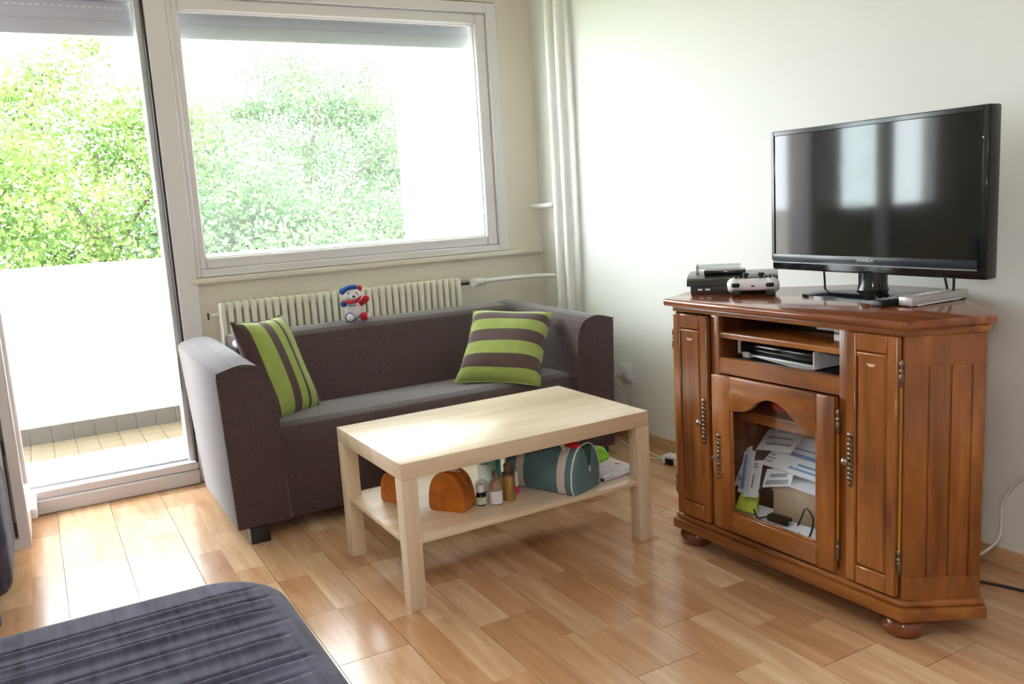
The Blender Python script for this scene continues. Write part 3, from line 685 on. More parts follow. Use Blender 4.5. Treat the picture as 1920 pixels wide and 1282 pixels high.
# notebooks and green pouch at the right end of the shelf
def book(loc, rz, wd, dp, th, cover, label, marks=None, rx=0):
    e = empty('notebook', loc, rot=(rx, 0, rz))
    box('pages', 'paper', (-wd/2+0.002, wd/2-0.003, -dp/2+0.002, dp/2-0.002, 0.0012, th-0.0012), e, 0.0005, 1)
    boxes('cover', cover, [(-wd/2, wd/2, -dp/2, dp/2, 0, 0.0012), (-wd/2, wd/2, -dp/2, dp/2, th-0.0012, th), (-wd/2-0.001, -wd/2+0.002, -dp/2, dp/2, 0, th)], e)
    if marks: boxes('printed_mark', marks[0], marks[1], e)
    return tag(e, label, 'book', 'notebooks on the table shelf')
book((1.664, 2.425, SZ), R(6), 0.145, 0.21, 0.011, 'blue_cover', 'navy covered notebook at the bottom of the pile on the table shelf')
book((1.668, 2.420, SZ+0.0112), R(2), 0.14, 0.205, 0.015, 'paper', 'thick white notebook in the middle of the pile on the table shelf')
book((1.668, 2.368, SZ+0.0264), R(24), 0.085, 0.075, 0.010, 'paper', 'small white booklet with red print on top of the notebook pile', ('red', [(0.012, 0.024, -0.03, -0.010, 0.010, 0.0105)]))
gp = empty('green_pouch', (1.668, 2.462, SZ+0.0264), R(20))
bm = bmesh.new(); add_box(bm, -0.050, 0.050, -0.045, 0.045, 0, 0.050)
for v in bm.verts:
    if v.co.z > 0.01: v.co.x *= 0.72; v.co.y *= 0.55
bev(bm, 0.014, 3); finish('body', bm, 'lime', gp, angle=60); tube('fold', 'lime', [(-0.032, -0.022, 0.046), (0, -0.028, 0.044), (0.038, -0.038, 0.018)], 0.004, gp, 6)
tag(gp, 'bright lime green pouch lying behind the notebooks', 'pouch')

# ================================================================== TV CABINET
CA = R(-88.243)
cab = empty('corner_tv_cabinet', (1.8125, 1.7425, 0), CA)
CX, CYv = 1.8125, 1.7425
def cw(x, y, z=0):   # cabinet local -> world
    c, s_ = math.cos(CA), math.sin(CA); return (CX+x*c-y*s_, CYv+x*s_+y*c, z)
Rx, Ry = 0.518, 0.158
def hexa(fx, fy, rx, ry, bx=0.12, by=0.595): return [(-fx, fy), (fx, fy), (rx, ry), (bx, by), (-bx, by), (-rx, ry)]
prism('top', 'oak_top', hexa(0.432, -0.034, 0.528, 0.188, 0.13, 0.605), 0.808, 0.831, cab, 0.008, seg=3)
prism('top_moulding', 'oak_h', hexa(0.414, -0.010, 0.522, 0.166, 0.12, 0.60), 0.790, 0.8085, cab, 0.004)
prism('plinth', 'oak_h', hexa(0.426, -0.022, 0.538, 0.160), 0.060, 0.092, cab, 0.003)
prism('plinth_bead', 'oak_h', hexa(0.418, -0.012, 0.530, 0.160), 0.0915, 0.110, cab, 0.006, seg=3)
# angled sides: three boards each separated by flutes
for sg in (-1, 1):
    a = Vector((sg*0.410, 0.0)); b = Vector((sg*Rx, Ry)); d = (b-a); L = d.length; d.normalize(); nrm = Vector((d.y, -d.x))*sg
    panel = None
    def seg_poly(t0, t1, depth0, depth1):
        p = [a+d*t0*L+nrm*depth0, a+d*t1*L+nrm*depth0, a+d*t1*L-nrm*depth1, a+d*t0*L-nrm*depth1]
        return [(q.x, q.y) for q in p]
    side = prism('side_panel', 'oak_v', seg_poly(0, 1, -0.005, 0.020), 0.108, 0.790, cab)
    edges = [0.0, 0.30, 0.575, 0.835, 1.0]
    for k in range(4):
        g0 = 0.0 if k == 0 else 0.015; g1 = 0.0 if k == 3 else 0.015
        prism('side_board', 'oak_v', seg_poly(edges[k]+g0, edges[k+1]-g1, 0.0, 0.006), 0.170, 0.715, cab, 0.0009)
    for z0, z1 in ((0.108, 0.170), (0.715, 0.790)): prism('side_rail', 'oak_v', seg_poly(0, 1, 0.0, 0.006), z0, z1, cab)
    # hidden back side
    p = [(sg*Rx, Ry), (sg*0.12, 0.595), (sg*0.105, 0.58), (sg*(Rx-0.02), Ry)]
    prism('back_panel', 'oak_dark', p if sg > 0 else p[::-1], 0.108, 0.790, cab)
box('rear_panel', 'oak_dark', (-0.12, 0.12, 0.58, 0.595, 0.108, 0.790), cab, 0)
# front frame
for q0, q1 in ((-0.410, -0.403), (0.403, 0.410), (-0.252, -0.219), (0.219, 0.252)): box('front_stile', 'oak_v', (q0, q1, 0, 0.02, 0.108, 0.790), cab, 0.0015)
boxes('front_rail', 'oak_h', [(-0.219, 0.219, 0, 0.02, 0.612, 0.662)], cab, 0.0015)
boxes('front_rail', 'oak_h', [(-0.219, 0.219, 0, 0.02, 0.108, 0.122)], cab, 0.0015)
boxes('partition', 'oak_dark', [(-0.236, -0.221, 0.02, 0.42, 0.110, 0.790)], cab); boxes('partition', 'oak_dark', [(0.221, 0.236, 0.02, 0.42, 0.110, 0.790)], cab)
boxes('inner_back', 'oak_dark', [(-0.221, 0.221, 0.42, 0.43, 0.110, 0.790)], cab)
box('open_shelf', 'oak_h', (-0.220, 0.220, 0.004, 0.40, 0.721, 0.738), cab, 0.002)
box('niche_floor', 'black_matt', (-0.220, 0.220, 0.02, 0.42, 0.640, 0.655), cab, 0.001)
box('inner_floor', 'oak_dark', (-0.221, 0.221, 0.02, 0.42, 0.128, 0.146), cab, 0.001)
box('inner_shelf', 'oak_h', (-0.2205, 0.2205, 0.062, 0.42, 0.455, 0.490), cab, 0.003)
# turned feet
fp = [(0.038, 0.0), (0.046, 0.003), (0.053, 0.014), (0.056, 0.026), (0.054, 0.037), (0.047, 0.046), (0.043, 0.050), (0.043, 0.0545), (0.050, 0.060)]
for fx_, fy_ in ((-0.385, 0.045), (0.385, 0.045), (-0.16, 0.50), (0.16, 0.50)): lathe('bun_foot', 'oak_foot', fp, cab, 28, (fx_, fy_))
# doors
def hw_hinge(x, z0, z1, parent, yy=-0.012):
    r = tube('hinge_rod', 'brass', [(x, yy, z0), (x, yy, z1)], 0.0034, parent, 8, 1)
    for zc in (z0, z1):
        sgn = 1 if zc == z1 else -1
        lathe('hinge_knuckle', 'bronze', [(0.003, zc-0.034), (0.0062, zc-0.028), (0.0062, zc-0.004), (0.0042, zc), (0.0066, zc+0.006), (0.0042, zc+0.012), (0.0062, zc+0.018), (0.0055, zc+0.028), (0.002, zc+0.034)], r, 10, (x, yy))
def knob(x, z, parent, y=-0.022, key=False):
    bm = bmesh.new()
    for k, zz in enumerate(np.linspace(-0.066, 0.066, 11)):
        wv = 0.006+0.005*abs(math.sin(k*1.4)); add_ball(bm, (x, y-0.0005, z+zz), (wv, 0.0035, 0.008), 8, 6)
    add_tube(bm, [(x, y, z-0.07), (x, y, z+0.07)], 0.003, 6, 1)
    es = finish('escutcheon', bm, 'bronze', parent, angle=80)
    b2 = bmesh.new(); add_tube(b2, [(x, y, z), (x, y-0.014, z)], 0.005, 10, 1)
    if key: add_box(b2, x-0.012, x+0.012, y-0.022, y-0.016, z-0.004, z+0.004)
    else: add_ball(b2, (x, y-0.021, z), (0.011, 0.009, 0.011), 14, 8)
    finish('knob', b2, 'chrome', es, angle=60)
def panel_door(x0, x1, z0, z1, knob_x, hinge_x):
    wd = 0.030; y0, y1 = -0.020, -0.001
    dr = boxes('door', 'oak_v', [(x0, x0+wd, y0, y1, z0, z1), (x1-wd, x1, y0, y1, z0, z1), (x0+wd, x1-wd, y0, y1, z0, z0+0.050), (x0+wd, x1-wd, y0, y1, z1-0.046, z1)], cab, 0.0035)
    a0, a1, b0, b1 = x0+wd-0.001, x1-wd+0.001, z0+0.049, z1-0.045
    bm = bmesh.new(); add_box(bm, a0, a1, -0.010, -0.002, b0, b1)
    fr = [f for f in bm.faces if f.normal.y < -0.5 or all(abs(v.co.y+0.010) < 1e-6 for v in f.verts)]
    r = bmesh.ops.inset_region(bm, faces=fr, thickness=0.010, depth=0.0)
    r = bmesh.ops.inset_region(bm, faces=fr, thickness=0.012, depth=0.0)
    for f in fr:
        for v in f.verts: v.co.y = -0.019
    finish('raised_panel', bm, 'oak_v', dr, angle=10)
    # carved arch at head of the panel
    cxm = (a0+a1)/2; hw = (a1-a0)/2-0.004
    arch = [(cxm-hw, b1-0.004), (cxm-hw, b1-0.014)]+[(cxm-hw+2*hw*k/10, b1-0.014-0.012*math.sin(math.pi*k/10)) for k in range(1, 10)]+[(cxm+hw, b1-0.014), (cxm+hw, b1-0.004)]
    prism('panel_crest', 'oak_h', arch[::-1], -0.0185, -0.008, dr, 0.0015, 'y')
    prism('worn_patch', 'scuff', [(cxm-0.014, b1-0.030), (cxm+0.014, b1-0.030), (cxm+0.006, b1-0.038), (cxm-0.006, b1-0.038)], -0.0194, -0.0188, dr, 0, 'y')
    knob(knob_x, 0.452, dr); hw_hinge(hinge_x, 0.215, 0.700, dr)
    return dr
panel_door(-0.403, -0.254, 0.118, 0.786, -0.268, -0.4085)
panel_door(0.254, 0.403, 0.118, 0.790, 0.270, 0.4085)
# glazed door with arched head
y0, y1 = -0.020, -0.001
gd = box('glass_door', 'oak_v', (-0.236, -0.160, y0, y1, 0.120, 0.610), cab, 0.0035)
box('door_stile', 'oak_v', (0.160, 0.219, y0, y1, 0.120, 0.610), gd, 0.0035)
boxes('bottom_rail', 'oak_h', [(-0.160, 0.160, y0, y1, 0.120, 0.184)], gd, 0.003)
arch = [(-0.160, 0.610), (-0.160, 0.506), (-0.125, 0.508), (-0.100, 0.514)]
for k in range(0, 13):
    t = k/12; xx_ = -0.085+0.17*t; arch.append((xx_, 0.519+0.045*math.sin(math.pi*t)**0.8))
arch += [(0.100, 0.514), (0.125, 0.508), (0.160, 0.506), (0.160, 0.610)]
prism('arched_rail', 'oak_h', arch, y0, y1, gd, 0.0025, 'y')
boxes('inner_bead', 'oak_v', [(-0.160, -0.154, -0.017, -0.006, 0.184, 0.507), (0.154, 0.160, -0.017, -0.006, 0.184, 0.507), (-0.154, 0.154, -0.017, -0.006, 0.184, 0.190)], gd, 0.002)
bm = bmesh.new(); add_box(bm, -0.158, 0.158, -0.0075, -0.005, 0.186, 0.562); finish('glass_pane', bm, 'glass_cab', gd)
knob(-0.207, 0.352, gd, -0.021, True); hw_hinge(0.2255, 0.190, 0.545, gd)
tag(cab, 'honey brown wooden corner cabinet with glazed door carrying the television', 'cabinet')

# contents of the open niches
def cabobj(name, x, y, z, rz=0.0): return empty(name, cw(x, y, z), CA+rz)
rt = cabobj('router_box', -0.045, 0.11, 0.656, R(-4))
bm = bmesh.new(); add_box(bm, -0.150, 0.150, -0.055, 0.095, 0.012, 0.050); bev(bm, 0.010, 3); finish('body', bm, 'black_gloss', rt)
boxes('end_trim', 'white_plastic', [(-0.156, -0.148, -0.058, 0.07, 0.010, 0.053)], rt, 0.003); boxes('end_trim', 'white_plastic', [(0.147, 0.153, -0.058, 0.07, 0.002, 0.053)], rt, 0.002)
prism('curved_base', 'silver', [(-0.14, 0.013), (-0.14, 0.007)]+[(-0.14+0.28*k/8, 0.003+0.006*math.cos(k/8*math.pi)) for k in range(1, 8)]+[(0.147, 0.001), (0.147, 0.014)], -0.056, 0.06, rt, 0.001, 'y')
boxes('foot_block', 'white_plastic', [(-0.135, -0.108, -0.057, -0.03, 0.0, 0.018)], rt, 0.002)
tag(rt, 'black internet box with white end trims on the lower niche of the cabinet', 'router')
wb = cabobj('white_box', 0.165, 0.115, 0.7385)
boxes('body', 'white_plastic', [(-0.032, 0.04, -0.03, 0.06, 0, 0.020)], wb, 0.002); boxes('lid', 'white_plastic', [(-0.032, 0.04, -0.03, 0.06, 0.023, 0.040)], wb, 0.002); boxes('gap', 'black_matt', [(-0.030, 0.038, -0.028, 0.058, 0.020, 0.023)], wb)
tag(wb, 'small white box with a dark seam in the upper niche of the cabinet', 'box')
dv = cabobj('disc_player', 0.02, 0.20, 0.7385)
box('body', 'black_matt', (-0.17, 0.09, -0.02, 0.18, 0.002, 0.036), dv, 0.003); boxes('front_strip', 'silver', [(-0.02, 0.05, -0.0215, -0.02, 0.008, 0.014)], dv)
tag(dv, 'flat black player in the upper niche of the cabinet', 'player')

# things behind the glass
def sheet(name, p0, p1, p2, th, mat, label, cat, group, prints=None):
    """p0 lower left, p1 lower right, p2 upper left corner in cabinet coordinates"""
    P0, P1, P2 = Vector(cw(*p0)), Vector(cw(*p1)), Vector(cw(*p2))
    ex = P1-P0; wd = ex.length; ex.normalize(); ey = P2-P0; ey -= ex*ey.dot(ex); dp = ey.length; ey.normalize(); ez = ex.cross(ey)
    e = empty(name); e.matrix_world = Matrix.Translation(P0) @ Matrix((ex, ey, ez)).transposed().to_4x4()
    n = 8; bm = bmesh.new(); rows = []
    for k in (0, 1):
        rows.append([[bm.verts.new((wd*i/n, dp*j/n, k*th+0.003*math.sin(3.1*i/n+j/n*2+len(label)))) for i in range(n+1)] for j in range(n+1)])
    for k in (0, 1):
        for j in range(n):
            for i in range(n):
                f = [rows[k][j][i], rows[k][j][i+1], rows[k][j+1][i+1], rows[k][j+1][i]]; bm.faces.new(f if k else f[::-1])
    for i in range(n):
        bm.faces.new((rows[0][0][i], rows[0][0][i+1], rows[1][0][i+1], rows[1][0][i])); bm.faces.new((rows[1][n][i], rows[1][n][i+1], rows[0][n][i+1], rows[0][n][i]))
        bm.faces.new((rows[1][i][0], rows[1][i+1][0], rows[0][i+1][0], rows[0][i][0])); bm.faces.new((rows[0][i][n], rows[0][i+1][n], rows[1][i+1][n], rows[1][i][n]))
    finish('sheet', bm, mat, e, angle=60)
    for mt, rects in (prints or []):
        for x0, x1, ya, yb in rects:
            b2 = bmesh.new(); m_ = 8; lo2 = []; hi2 = []
            for q in range(m_+1):
                xq = x0+(x1-x0)*q/m_
                for lst, yv in ((lo2, ya), (hi2, yb)): lst.append(b2.verts.new((wd*xq, dp*yv, th+0.0012+0.003*math.sin(3.1*xq+yv*2+len(label)))))
            for q in range(m_): b2.faces.new((lo2[q], lo2[q+1], hi2[q+1], hi2[q]))
            finish('print', b2, mt, e)
    return tag(e, label, cat, group)
cb = cabobj('cardboard_box', 0.035, 0.145, 0.168, R(-4))
boxes('body', 'card', [(-0.100, 0.125, -0.085, -0.081, 0.0, 0.120), (-0.100, -0.096, -0.085, 0.10, 0.0, 0.120), (0.121, 0.125, -0.085, 0.10, 0.0, 0.120), (-0.100, 0.125, 0.096, 0.10, 0.0, 0.120), (-0.100, 0.125, -0.085, 0.10, 0.0, 0.004)], cb)
boxes('flap', 'card', [(-0.100, 0.125, -0.090, -0.085, 0.090, 0.122)], cb, 0.001)
tag(cb, 'open brown cardboard box behind the cabinet glass', 'box')
PG = 'papers behind the cabinet glass'
mg = cabobj('magazine_pile', 0.035, 0.15, 0.1465); 
for k, (dx, rz_) in enumerate(((0, 2), (0.01, -3), (-0.012, 5))):
    o = box('magazine', 'paper', (-0.145, 0.145, -0.095, 0.12, 0.007*k, 0.007*k+0.0065), mg, 0.001); o.location.x = dx; o.rotation_euler.z = R(rz_)
tag(mg, 'flat pile of magazines under the cardboard box', 'magazines')
sheet('paper_stack', (-0.133, 0.09, 0.318), (0.120, 0.055, 0.330), (-0.074, 0.19, 0.405), 0.006, 'paper', 'large white printed paper with blue bands behind the glass', 'paper', PG,
      [('paper_blue', [(0.30, 0.98, 0.42, 0.52), (0.42, 0.98, 0.10, 0.16), (0.52, 0.98, 0.22, 0.28), (0.18, 0.7, 0.62, 0.66), (0.62, 0.98, 0.74, 0.84)]), ('paper_grey', [(0.03, 0.14, 0.10, 0.15), (0.03, 0.16, 0.20, 0.24), (0.03, 0.12, 0.29, 0.33)])])
sheet('paper_sheet', (-0.187, 0.12, 0.350), (-0.038, 0.11, 0.372), (-0.171, 0.20, 0.415), 0.003, 'paper', 'crumpled grey printed sheet at the top of the paper heap', 'paper', PG, [('paper_grey', [(0.2, 0.9, 0.2, 0.28), (0.15, 0.8, 0.45, 0.53), (0.3, 0.9, 0.7, 0.78)])])
sheet('envelope', (-0.214, 0.06, 0.235), (-0.150, 0.055, 0.270), (-0.214, 0.115, 0.350), 0.004, 'paper', 'leaning white envelope at the left of the paper heap', 'envelope', PG, [('paper_grey', [(0.2, 0.5, 0.1, 0.3)])])
sheet('envelope', (-0.195, 0.045, 0.225), (-0.140, 0.040, 0.240), (-0.180, 0.10, 0.350), 0.003, 'paper', 'leaning white envelope with a pale blue band beside the heap', 'envelope', PG, [('paper_blue', [(0.15, 0.45, 0.08, 0.92)])])
sheet('envelope', (-0.160, 0.035, 0.222), (-0.100, 0.030, 0.236), (-0.148, 0.085, 0.330), 0.003, 'paper', 'leaning white envelope with dark address lines in the middle of the heap', 'envelope', PG, [('cable_black', [(0.42, 0.50, 0.25, 0.62)]), ('paper_grey', [(0.1, 0.75, 0.80, 0.84), (0.1, 0.7, 0.88, 0.92)])])
sheet('paper_sheet', (-0.098, 0.055, 0.262), (0.010, 0.050, 0.296), (-0.104, 0.09, 0.312), 0.003, 'paper', 'crumpled printed sheet just above the cardboard box', 'paper', PG, [('paper_grey', [(0.1, 0.9, 0.1, 0.35), (0.2, 0.8, 0.5, 0.7)])])
sheet('paper_sheet', (-0.011, 0.048, 0.294), (0.125, 0.044, 0.296), (-0.026, 0.10, 0.312), 0.003, 'paper', 'white sheet lying across the top of the cardboard box', 'paper', PG)
sheet('paper_sheet', (-0.200, 0.022, 0.150), (-0.04, 0.020, 0.162), (-0.195, 0.09, 0.182), 0.002, 'paper', 'pale sheet sloping on the cabinet floor at the left', 'paper', PG)
sheet('paper_sheet', (-0.03, 0.014, 0.152), (0.150, 0.016, 0.156), (-0.03, 0.05, 0.188), 0.002, 'paper', 'pale sheet sloping on the cabinet floor at the right', 'paper', PG)
pk = cabobj('snack_packet', -0.150, 0.032, 0.176, R(12))
bm = bmesh.new(); add_box(bm, -0.04, 0.04, -0.010, 0.010, 0, 0.062)
for v in bm.verts: v.co.y += v.co.z*0.5; v.co.x *= 1-0.25*(v.co.z > 0.05)
bev(bm, 0.009, 3); finish('film', bm, 'yellow_green', pk, angle=60); boxes('crimp', 'silver', [(-0.03, 0.03, 0.034, 0.038, 0.070, 0.082)], pk)
tag(pk, 'crumpled yellow green packet at the lower left behind the glass', 'packet')
tag(tube('black_lead', 'cable_black', [cw(-0.19, 0.05, 0.165), cw(-0.13, 0.04, 0.192), cw(-0.10, 0.03, 0.172), cw(-0.06, 0.04, 0.182), cw(0.02, 0.05, 0.170), cw(0.05, 0.045, 0.205), cw(0.075, 0.04, 0.248), cw(0.105, 0.035, 0.222), cw(0.09, 0.03, 0.165), cw(0.055, 0.035, 0.170)], 0.003, None, 8, 8), 'looped black cable behind the cabinet glass', 'cable')
ch = cabobj('charger', -0.02, 0.036, 0.180, R(8)); box('body', 'black_matt', (-0.035, 0.035, -0.015, 0.015, 0, 0.020), ch, 0.004); boxes('pin', 'silver', [(0.035, 0.05, -0.008, -0.004, 0.008, 0.012)], ch)
tag(ch, 'black plug-in charger lying on papers behind the glass', 'charger')
rdn = cabobj('red_toy', -0.072, 0.115, 0.490, R(20))
bm = bmesh.new(); add_ball(bm, (0, 0, 0.020), (0.036, 0.02, 0.019)); add_ball(bm, (-0.022, 0, 0.030), (0.015, 0.013, 0.014)); finish('body', bm, 'red', rdn, angle=80)
ball('tail', 'red', (0.034, 0, 0.016), (0.02, 0.008, 0.006), rdn)
tag(rdn, 'small red object on the inner shelf under the arched glass', 'ornament')

# ================================================================== TELEVISION
tv = empty('television', (2.098, 1.664, 0.831), R(-90.5))
TW, TH, ZB = 0.722, 0.434, 0.071
bm = bmesh.new(); add_box(bm, -TW/2, TW/2, 0.0, 0.045, ZB, ZB+TH); bev(bm, 0.006, 2); finish('housing', bm, 'black_gloss', tv)
box('back_cover', 'black_matt', (-TW/2+0.06, TW/2-0.06, 0.045, 0.085, ZB+0.03, ZB+TH-0.06), tv, 0.012)
boxes('bezel', 'black_gloss', [(-TW/2+0.002, -TW/2+0.016, -0.005, 0.0, ZB+0.03, ZB+TH-0.002), (TW/2-0.016, TW/2-0.002, -0.005, 0.0, ZB+0.03, ZB+TH-0.002), (-TW/2+0.016, TW/2-0.016, -0.005, 0.0, ZB+TH-0.016, ZB+TH-0.002)], tv, 0.0015)
box('screen', 'screen', (-TW/2+0.016, TW/2-0.016, -0.0015, 0.002, ZB+0.050, ZB+TH-0.016), tv, 0)
box('lower_strip', 'navy_strip', (-TW/2+0.010, TW/2-0.022, -0.006, 0.002, ZB+0.026, ZB+0.050), tv, 0.001)
box('trim_line', 'grey_line', (-TW/2+0.010, TW/2-0.022, -0.0075, -0.004, ZB+0.0225, ZB+0.0262), tv, 0.0005)
text('lettering', 'THOMSON', 0.0125, 'white_print', tv, (0.0, -0.0068, ZB+0.039), (R(90), 0, 0))
ball('power_light', 'white_print', (TW/2-0.016, -0.004, ZB+TH-0.080), 0.0025, tv, 8, 6)
bm = bmesh.new()
pts = []
for k in range(48):
    a = 2*math.pi*k/48; c_, s_ = math.cos(a), math.sin(a)
    pts.append((0.212*abs(c_)**0.45*(1 if c_ >= 0 else -1), 0.035+0.105*abs(s_)**0.45*(1 if s_ >= 0 else -1)))
lo_ = [bm.verts.new((x, y, 0.0)) for x, y in pts]; mi_ = [bm.verts.new((x, y, 0.006)) for x, y in pts]
up_ = [bm.verts.new((x*0.80, 0.035+(y-0.035)*0.72, 0.016)) for x, y in pts]; tp_ = [bm.verts.new((x*0.18, 0.035+(y-0.035)*0.25, 0.024)) for x, y in pts]
for A, B in ((lo_, mi_), (mi_, up_), (up_, tp_)):
    for k in range(48): bm.faces.new((A[k], A[(k+1) % 48], B[(k+1) % 48], B[k]))
bm.faces.new(lo_[::-1]); bm.faces.new(tp_); finish('stand_base', bm, 'black_gloss', tv, angle=25)
lathe('neck', 'black_gloss', [(0.050, 0.020), (0.044, 0.024), (0.040, 0.040), (0.040, 0.075)], tv, 24, (0, 0.03))
tag(tv, 'flat black television with dark screen on top of the wooden cabinet', 'television')
TZ = 0.831
def cable(name, mat, pts, r, label): return tag(tube(name, mat, pts, r, None, 8, 6), label, 'cable')
cable('tv_cable', 'cable_black', [(2.17, 1.880, 0.93), (2.185, 1.888, 0.88), (2.20, 1.898, 0.835)], 0.0030, 'thin black cable dropping from the left end of the television')
cable('tv_cable', 'cable_black', [(2.175, 1.478, 0.93), (2.18, 1.470, 0.88), (2.185, 1.462, 0.836)], 0.0035, 'black cable dropping from the right end of the television, left strand')
cable('tv_cable', 'cable_black', [(2.175, 1.446, 0.93), (2.185, 1.450, 0.88), (2.19, 1.455, 0.836)], 0.0035, 'black cable dropping from the right end of the television, right strand')

# games console
gc = empty('games_console', (1.888, 2.198, TZ), R(-46))
CWd, CD_ = 0.290, 0.190
bm = bmesh.new(); add_box(bm, 0.012, CWd-0.008, 0.006, CD_-0.01, 0, 0.026); bev(bm, 0.003); finish('lower_body', bm, 'console_side', gc)
pr = [(0.0, 0.024), (0.0, 0.042), (0.014, 0.0495), (0.05, 0.056), (CD_*0.7, 0.060), (CD_, 0.058), (CD_, 0.024)]
bm = bmesh.new(); add_prism(bm, pr, 0, CWd, 'x'); bev(bm, 0.003, 2); finish('upper_body', bm, 'console_lid', gc)
boxes('disc_slot', 'console_side', [(0.006, CWd*0.62, -0.001, 0.002, 0.026, 0.041)], gc, 0.001)
boxes('usb_port', 'white_print', [(0.036, 0.051, 0.0045, 0.0065, 0.010, 0.016)], gc, 0.0005); boxes('usb_port', 'white_print', [(0.060, 0.075, 0.0045, 0.0065, 0.010, 0.016)], gc, 0.0005)
tag(gc, 'black games console at the left end of the cabinet top', 'games console')
def gcw(x, y, z):
    c_, s_ = math.cos(R(-46)), math.sin(R(-46)); return (1.888+x*c_-y*s_, 2.198+x*s_+y*c_, TZ+z)
hdv = empty('external_drive', gcw(0.115, 0.075, 0.0585), R(-44)); bm = bmesh.new(); add_box(bm, -0.062, 0.070, -0.03, 0.045, 0, 0.013); bev(bm, 0.003); finish('body', bm, 'black_gloss', hdv)
boxes('end_cap', 'console_side', [(0.066, 0.072, -0.028, 0.043, 0.001, 0.012)], hdv, 0.001)
tag(hdv, 'flat black drive lying on top of the games console', 'drive')
ccs = empty('disc_case', gcw(0.10, 0.120, 0.060), R(-44))
boxes('tray', 'clear_plastic', [(-0.075, 0.07, -0.02, 0.055, 0.012, 0.022)], ccs, 0.002); boxes('stand_edge', 'silver', [(-0.077, -0.070, -0.025, 0.05, 0.0, 0.026)], ccs, 0.001)
tag(ccs, 'clear plastic case propped behind the black drive on the console', 'case')
# gamepad, seen from its trigger side
gp = empty('gamepad', (1.998, 2.008, TZ), R(-47))
bm = bmesh.new(); t = bmesh.new(); add_box(t, -0.060, 0.060, -0.030, 0.030, 0.012, 0.040); bev(t, 0.011, 3); merge(bm, t)
for sg in (-1, 1):
    add_ball(bm, (sg*0.055, -0.002, 0.027), (0.026, 0.032, 0.018)); add_tube(bm, [(sg*0.056, 0.0, 0.026), (sg*0.064, 0.014, 0.022), (sg*0.068, 0.028, 0.016)], (0.021, 0.013), 12, 4); add_ball(bm, (sg*0.068, 0.028, 0.016), 0.0132, 12, 8)
finish('shell', bm, 'white_plastic', gp, angle=60)
for sg in (-1, 1):
    boxes('shoulder_button', 'black_gloss', [(sg*0.052-0.012, sg*0.052+0.012, -0.038, -0.028, 0.022, 0.032)], gp, 0.002)
    bm = bmesh.new(); add_box(bm, sg*0.052-0.013, sg*0.052+0.013, -0.040, -0.026, 0.001, 0.014); bev(bm, 0.003); finish('trigger', bm, 'black_matt', gp)
    lathe('thumbstick', 'black_matt', [(0.008, 0.038), (0.007, 0.046), (0.0105, 0.048), (0.0105, 0.053), (0.006, 0.0545)], gp, 14, (sg*0.024, 0.022))
for dx, dy in ((0.012, 0), (-0.012, 0), (0, 0.012), (0, -0.012)):
    lathe('face_button', 'black_matt', [(0.0045, 0.042), (0.0045, 0.047), (0.003, 0.048)], gp, 10, (-0.052+dx, 0.0+dy)); lathe('face_button', 'black_matt', [(0.0045, 0.042), (0.0045, 0.047), (0.003, 0.048)], gp, 10, (0.052+dx, 0.0+dy))
boxes('charge_port', 'console_side', [(-0.005, 0.005, -0.031, -0.0295, 0.022, 0.026)], gp)
gp.scale = (1, 1, 1.25)
tag(gp, 'white games controller leaning in front of the console', 'gamepad')

# small silver box and remote at the right end of the top
sb = empty('set_top_box', cw(0.281, 0.185, TZ), CA+R(88))
bm = bmesh.new(); add_box(bm, 0, 0.235, -0.021, 0.021, 0.003, 0.027); bev(bm, 0.003); finish('body', bm, 'silver', sb)
boxes('base_strip', 'white_plastic', [(0.02, 0.21, -0.0235, -0.020, 0.002, 0.006)], sb, 0.001); boxes('rubber_foot', 'black_matt', [(0.004, 0.016, -0.02, -0.008, 0, 0.004)], sb)
boxes('rubber_foot', 'black_matt', [(0.215, 0.227, -0.02, -0.008, 0, 0.004)], sb)
for k in range(5): boxes('key', 'white_print', [(0.05+k*0.035, 0.07+k*0.035, -0.012, -0.002, 0.0268, 0.030)], sb, 0.001)
tag(sb, 'long narrow silver box lying on the cabinet top at the right', 'box')
rm = empty('remote_control', cw(0.222, 0.165, TZ), CA+R(84))
bm = bmesh.new(); add_box(bm, -0.02, 0.125, -0.021, 0.021, 0.0, 0.018); bev(bm, 0.005, 2); finish('body', bm, 'black_matt', rm)
for k in range(5):
    for j in (-1, 0, 1): boxes('key', 'grey_line', [(0.0+k*0.022, 0.012+k*0.022, j*0.012-0.004, j*0.012+0.004, 0.0175, 0.0205)], rm, 0.001)
tag(rm, 'black remote control beside the narrow silver box', 'remote')

# ================================================================== WALL AND FLOOR ELECTRICS
sk = empty('wall_socket', (RX, 3.285, 0.325))
box('plate', 'white_plastic', (-0.009, 0, -0.045, 0.045, -0.045, 0.045), sk, 0.004)
bm = bmesh.new(); t = bmesh.new(); add_box(t, -0.014, -0.008, -0.032, 0.032, -0.032, 0.032); bev(t, 0.004); merge(bm, t); finish('insert', bm, 'white_plastic', sk)
tag(sk, 'white wall socket to the right of the sofa', 'socket')
pl = empty('plug', (RX-0.014, 3.30, 0.315)); bm = bmesh.new(); add_tube(bm, [(0, 0, 0), (-0.03, 0.004, -0.004), (-0.042, 0.01, -0.010)], (0.016, 0.008), 12, 4); finish('body', bm, 'cable_grey', pl)
tube('lead', 'cable_grey', [(-0.040, 0.008, -0.010), (-0.055, -0.03, -0.03), (-0.045, -0.085, -0.085), (-0.03, -0.105, -0.16), (-0.03, -0.11, -0.30)], 0.0035, pl, 8, 6)
tag(pl, 'grey plug with its lead hanging from the wall socket', 'plug')
ps = empty('power_strip', (2.335, 2.83, 0.0), R(12))
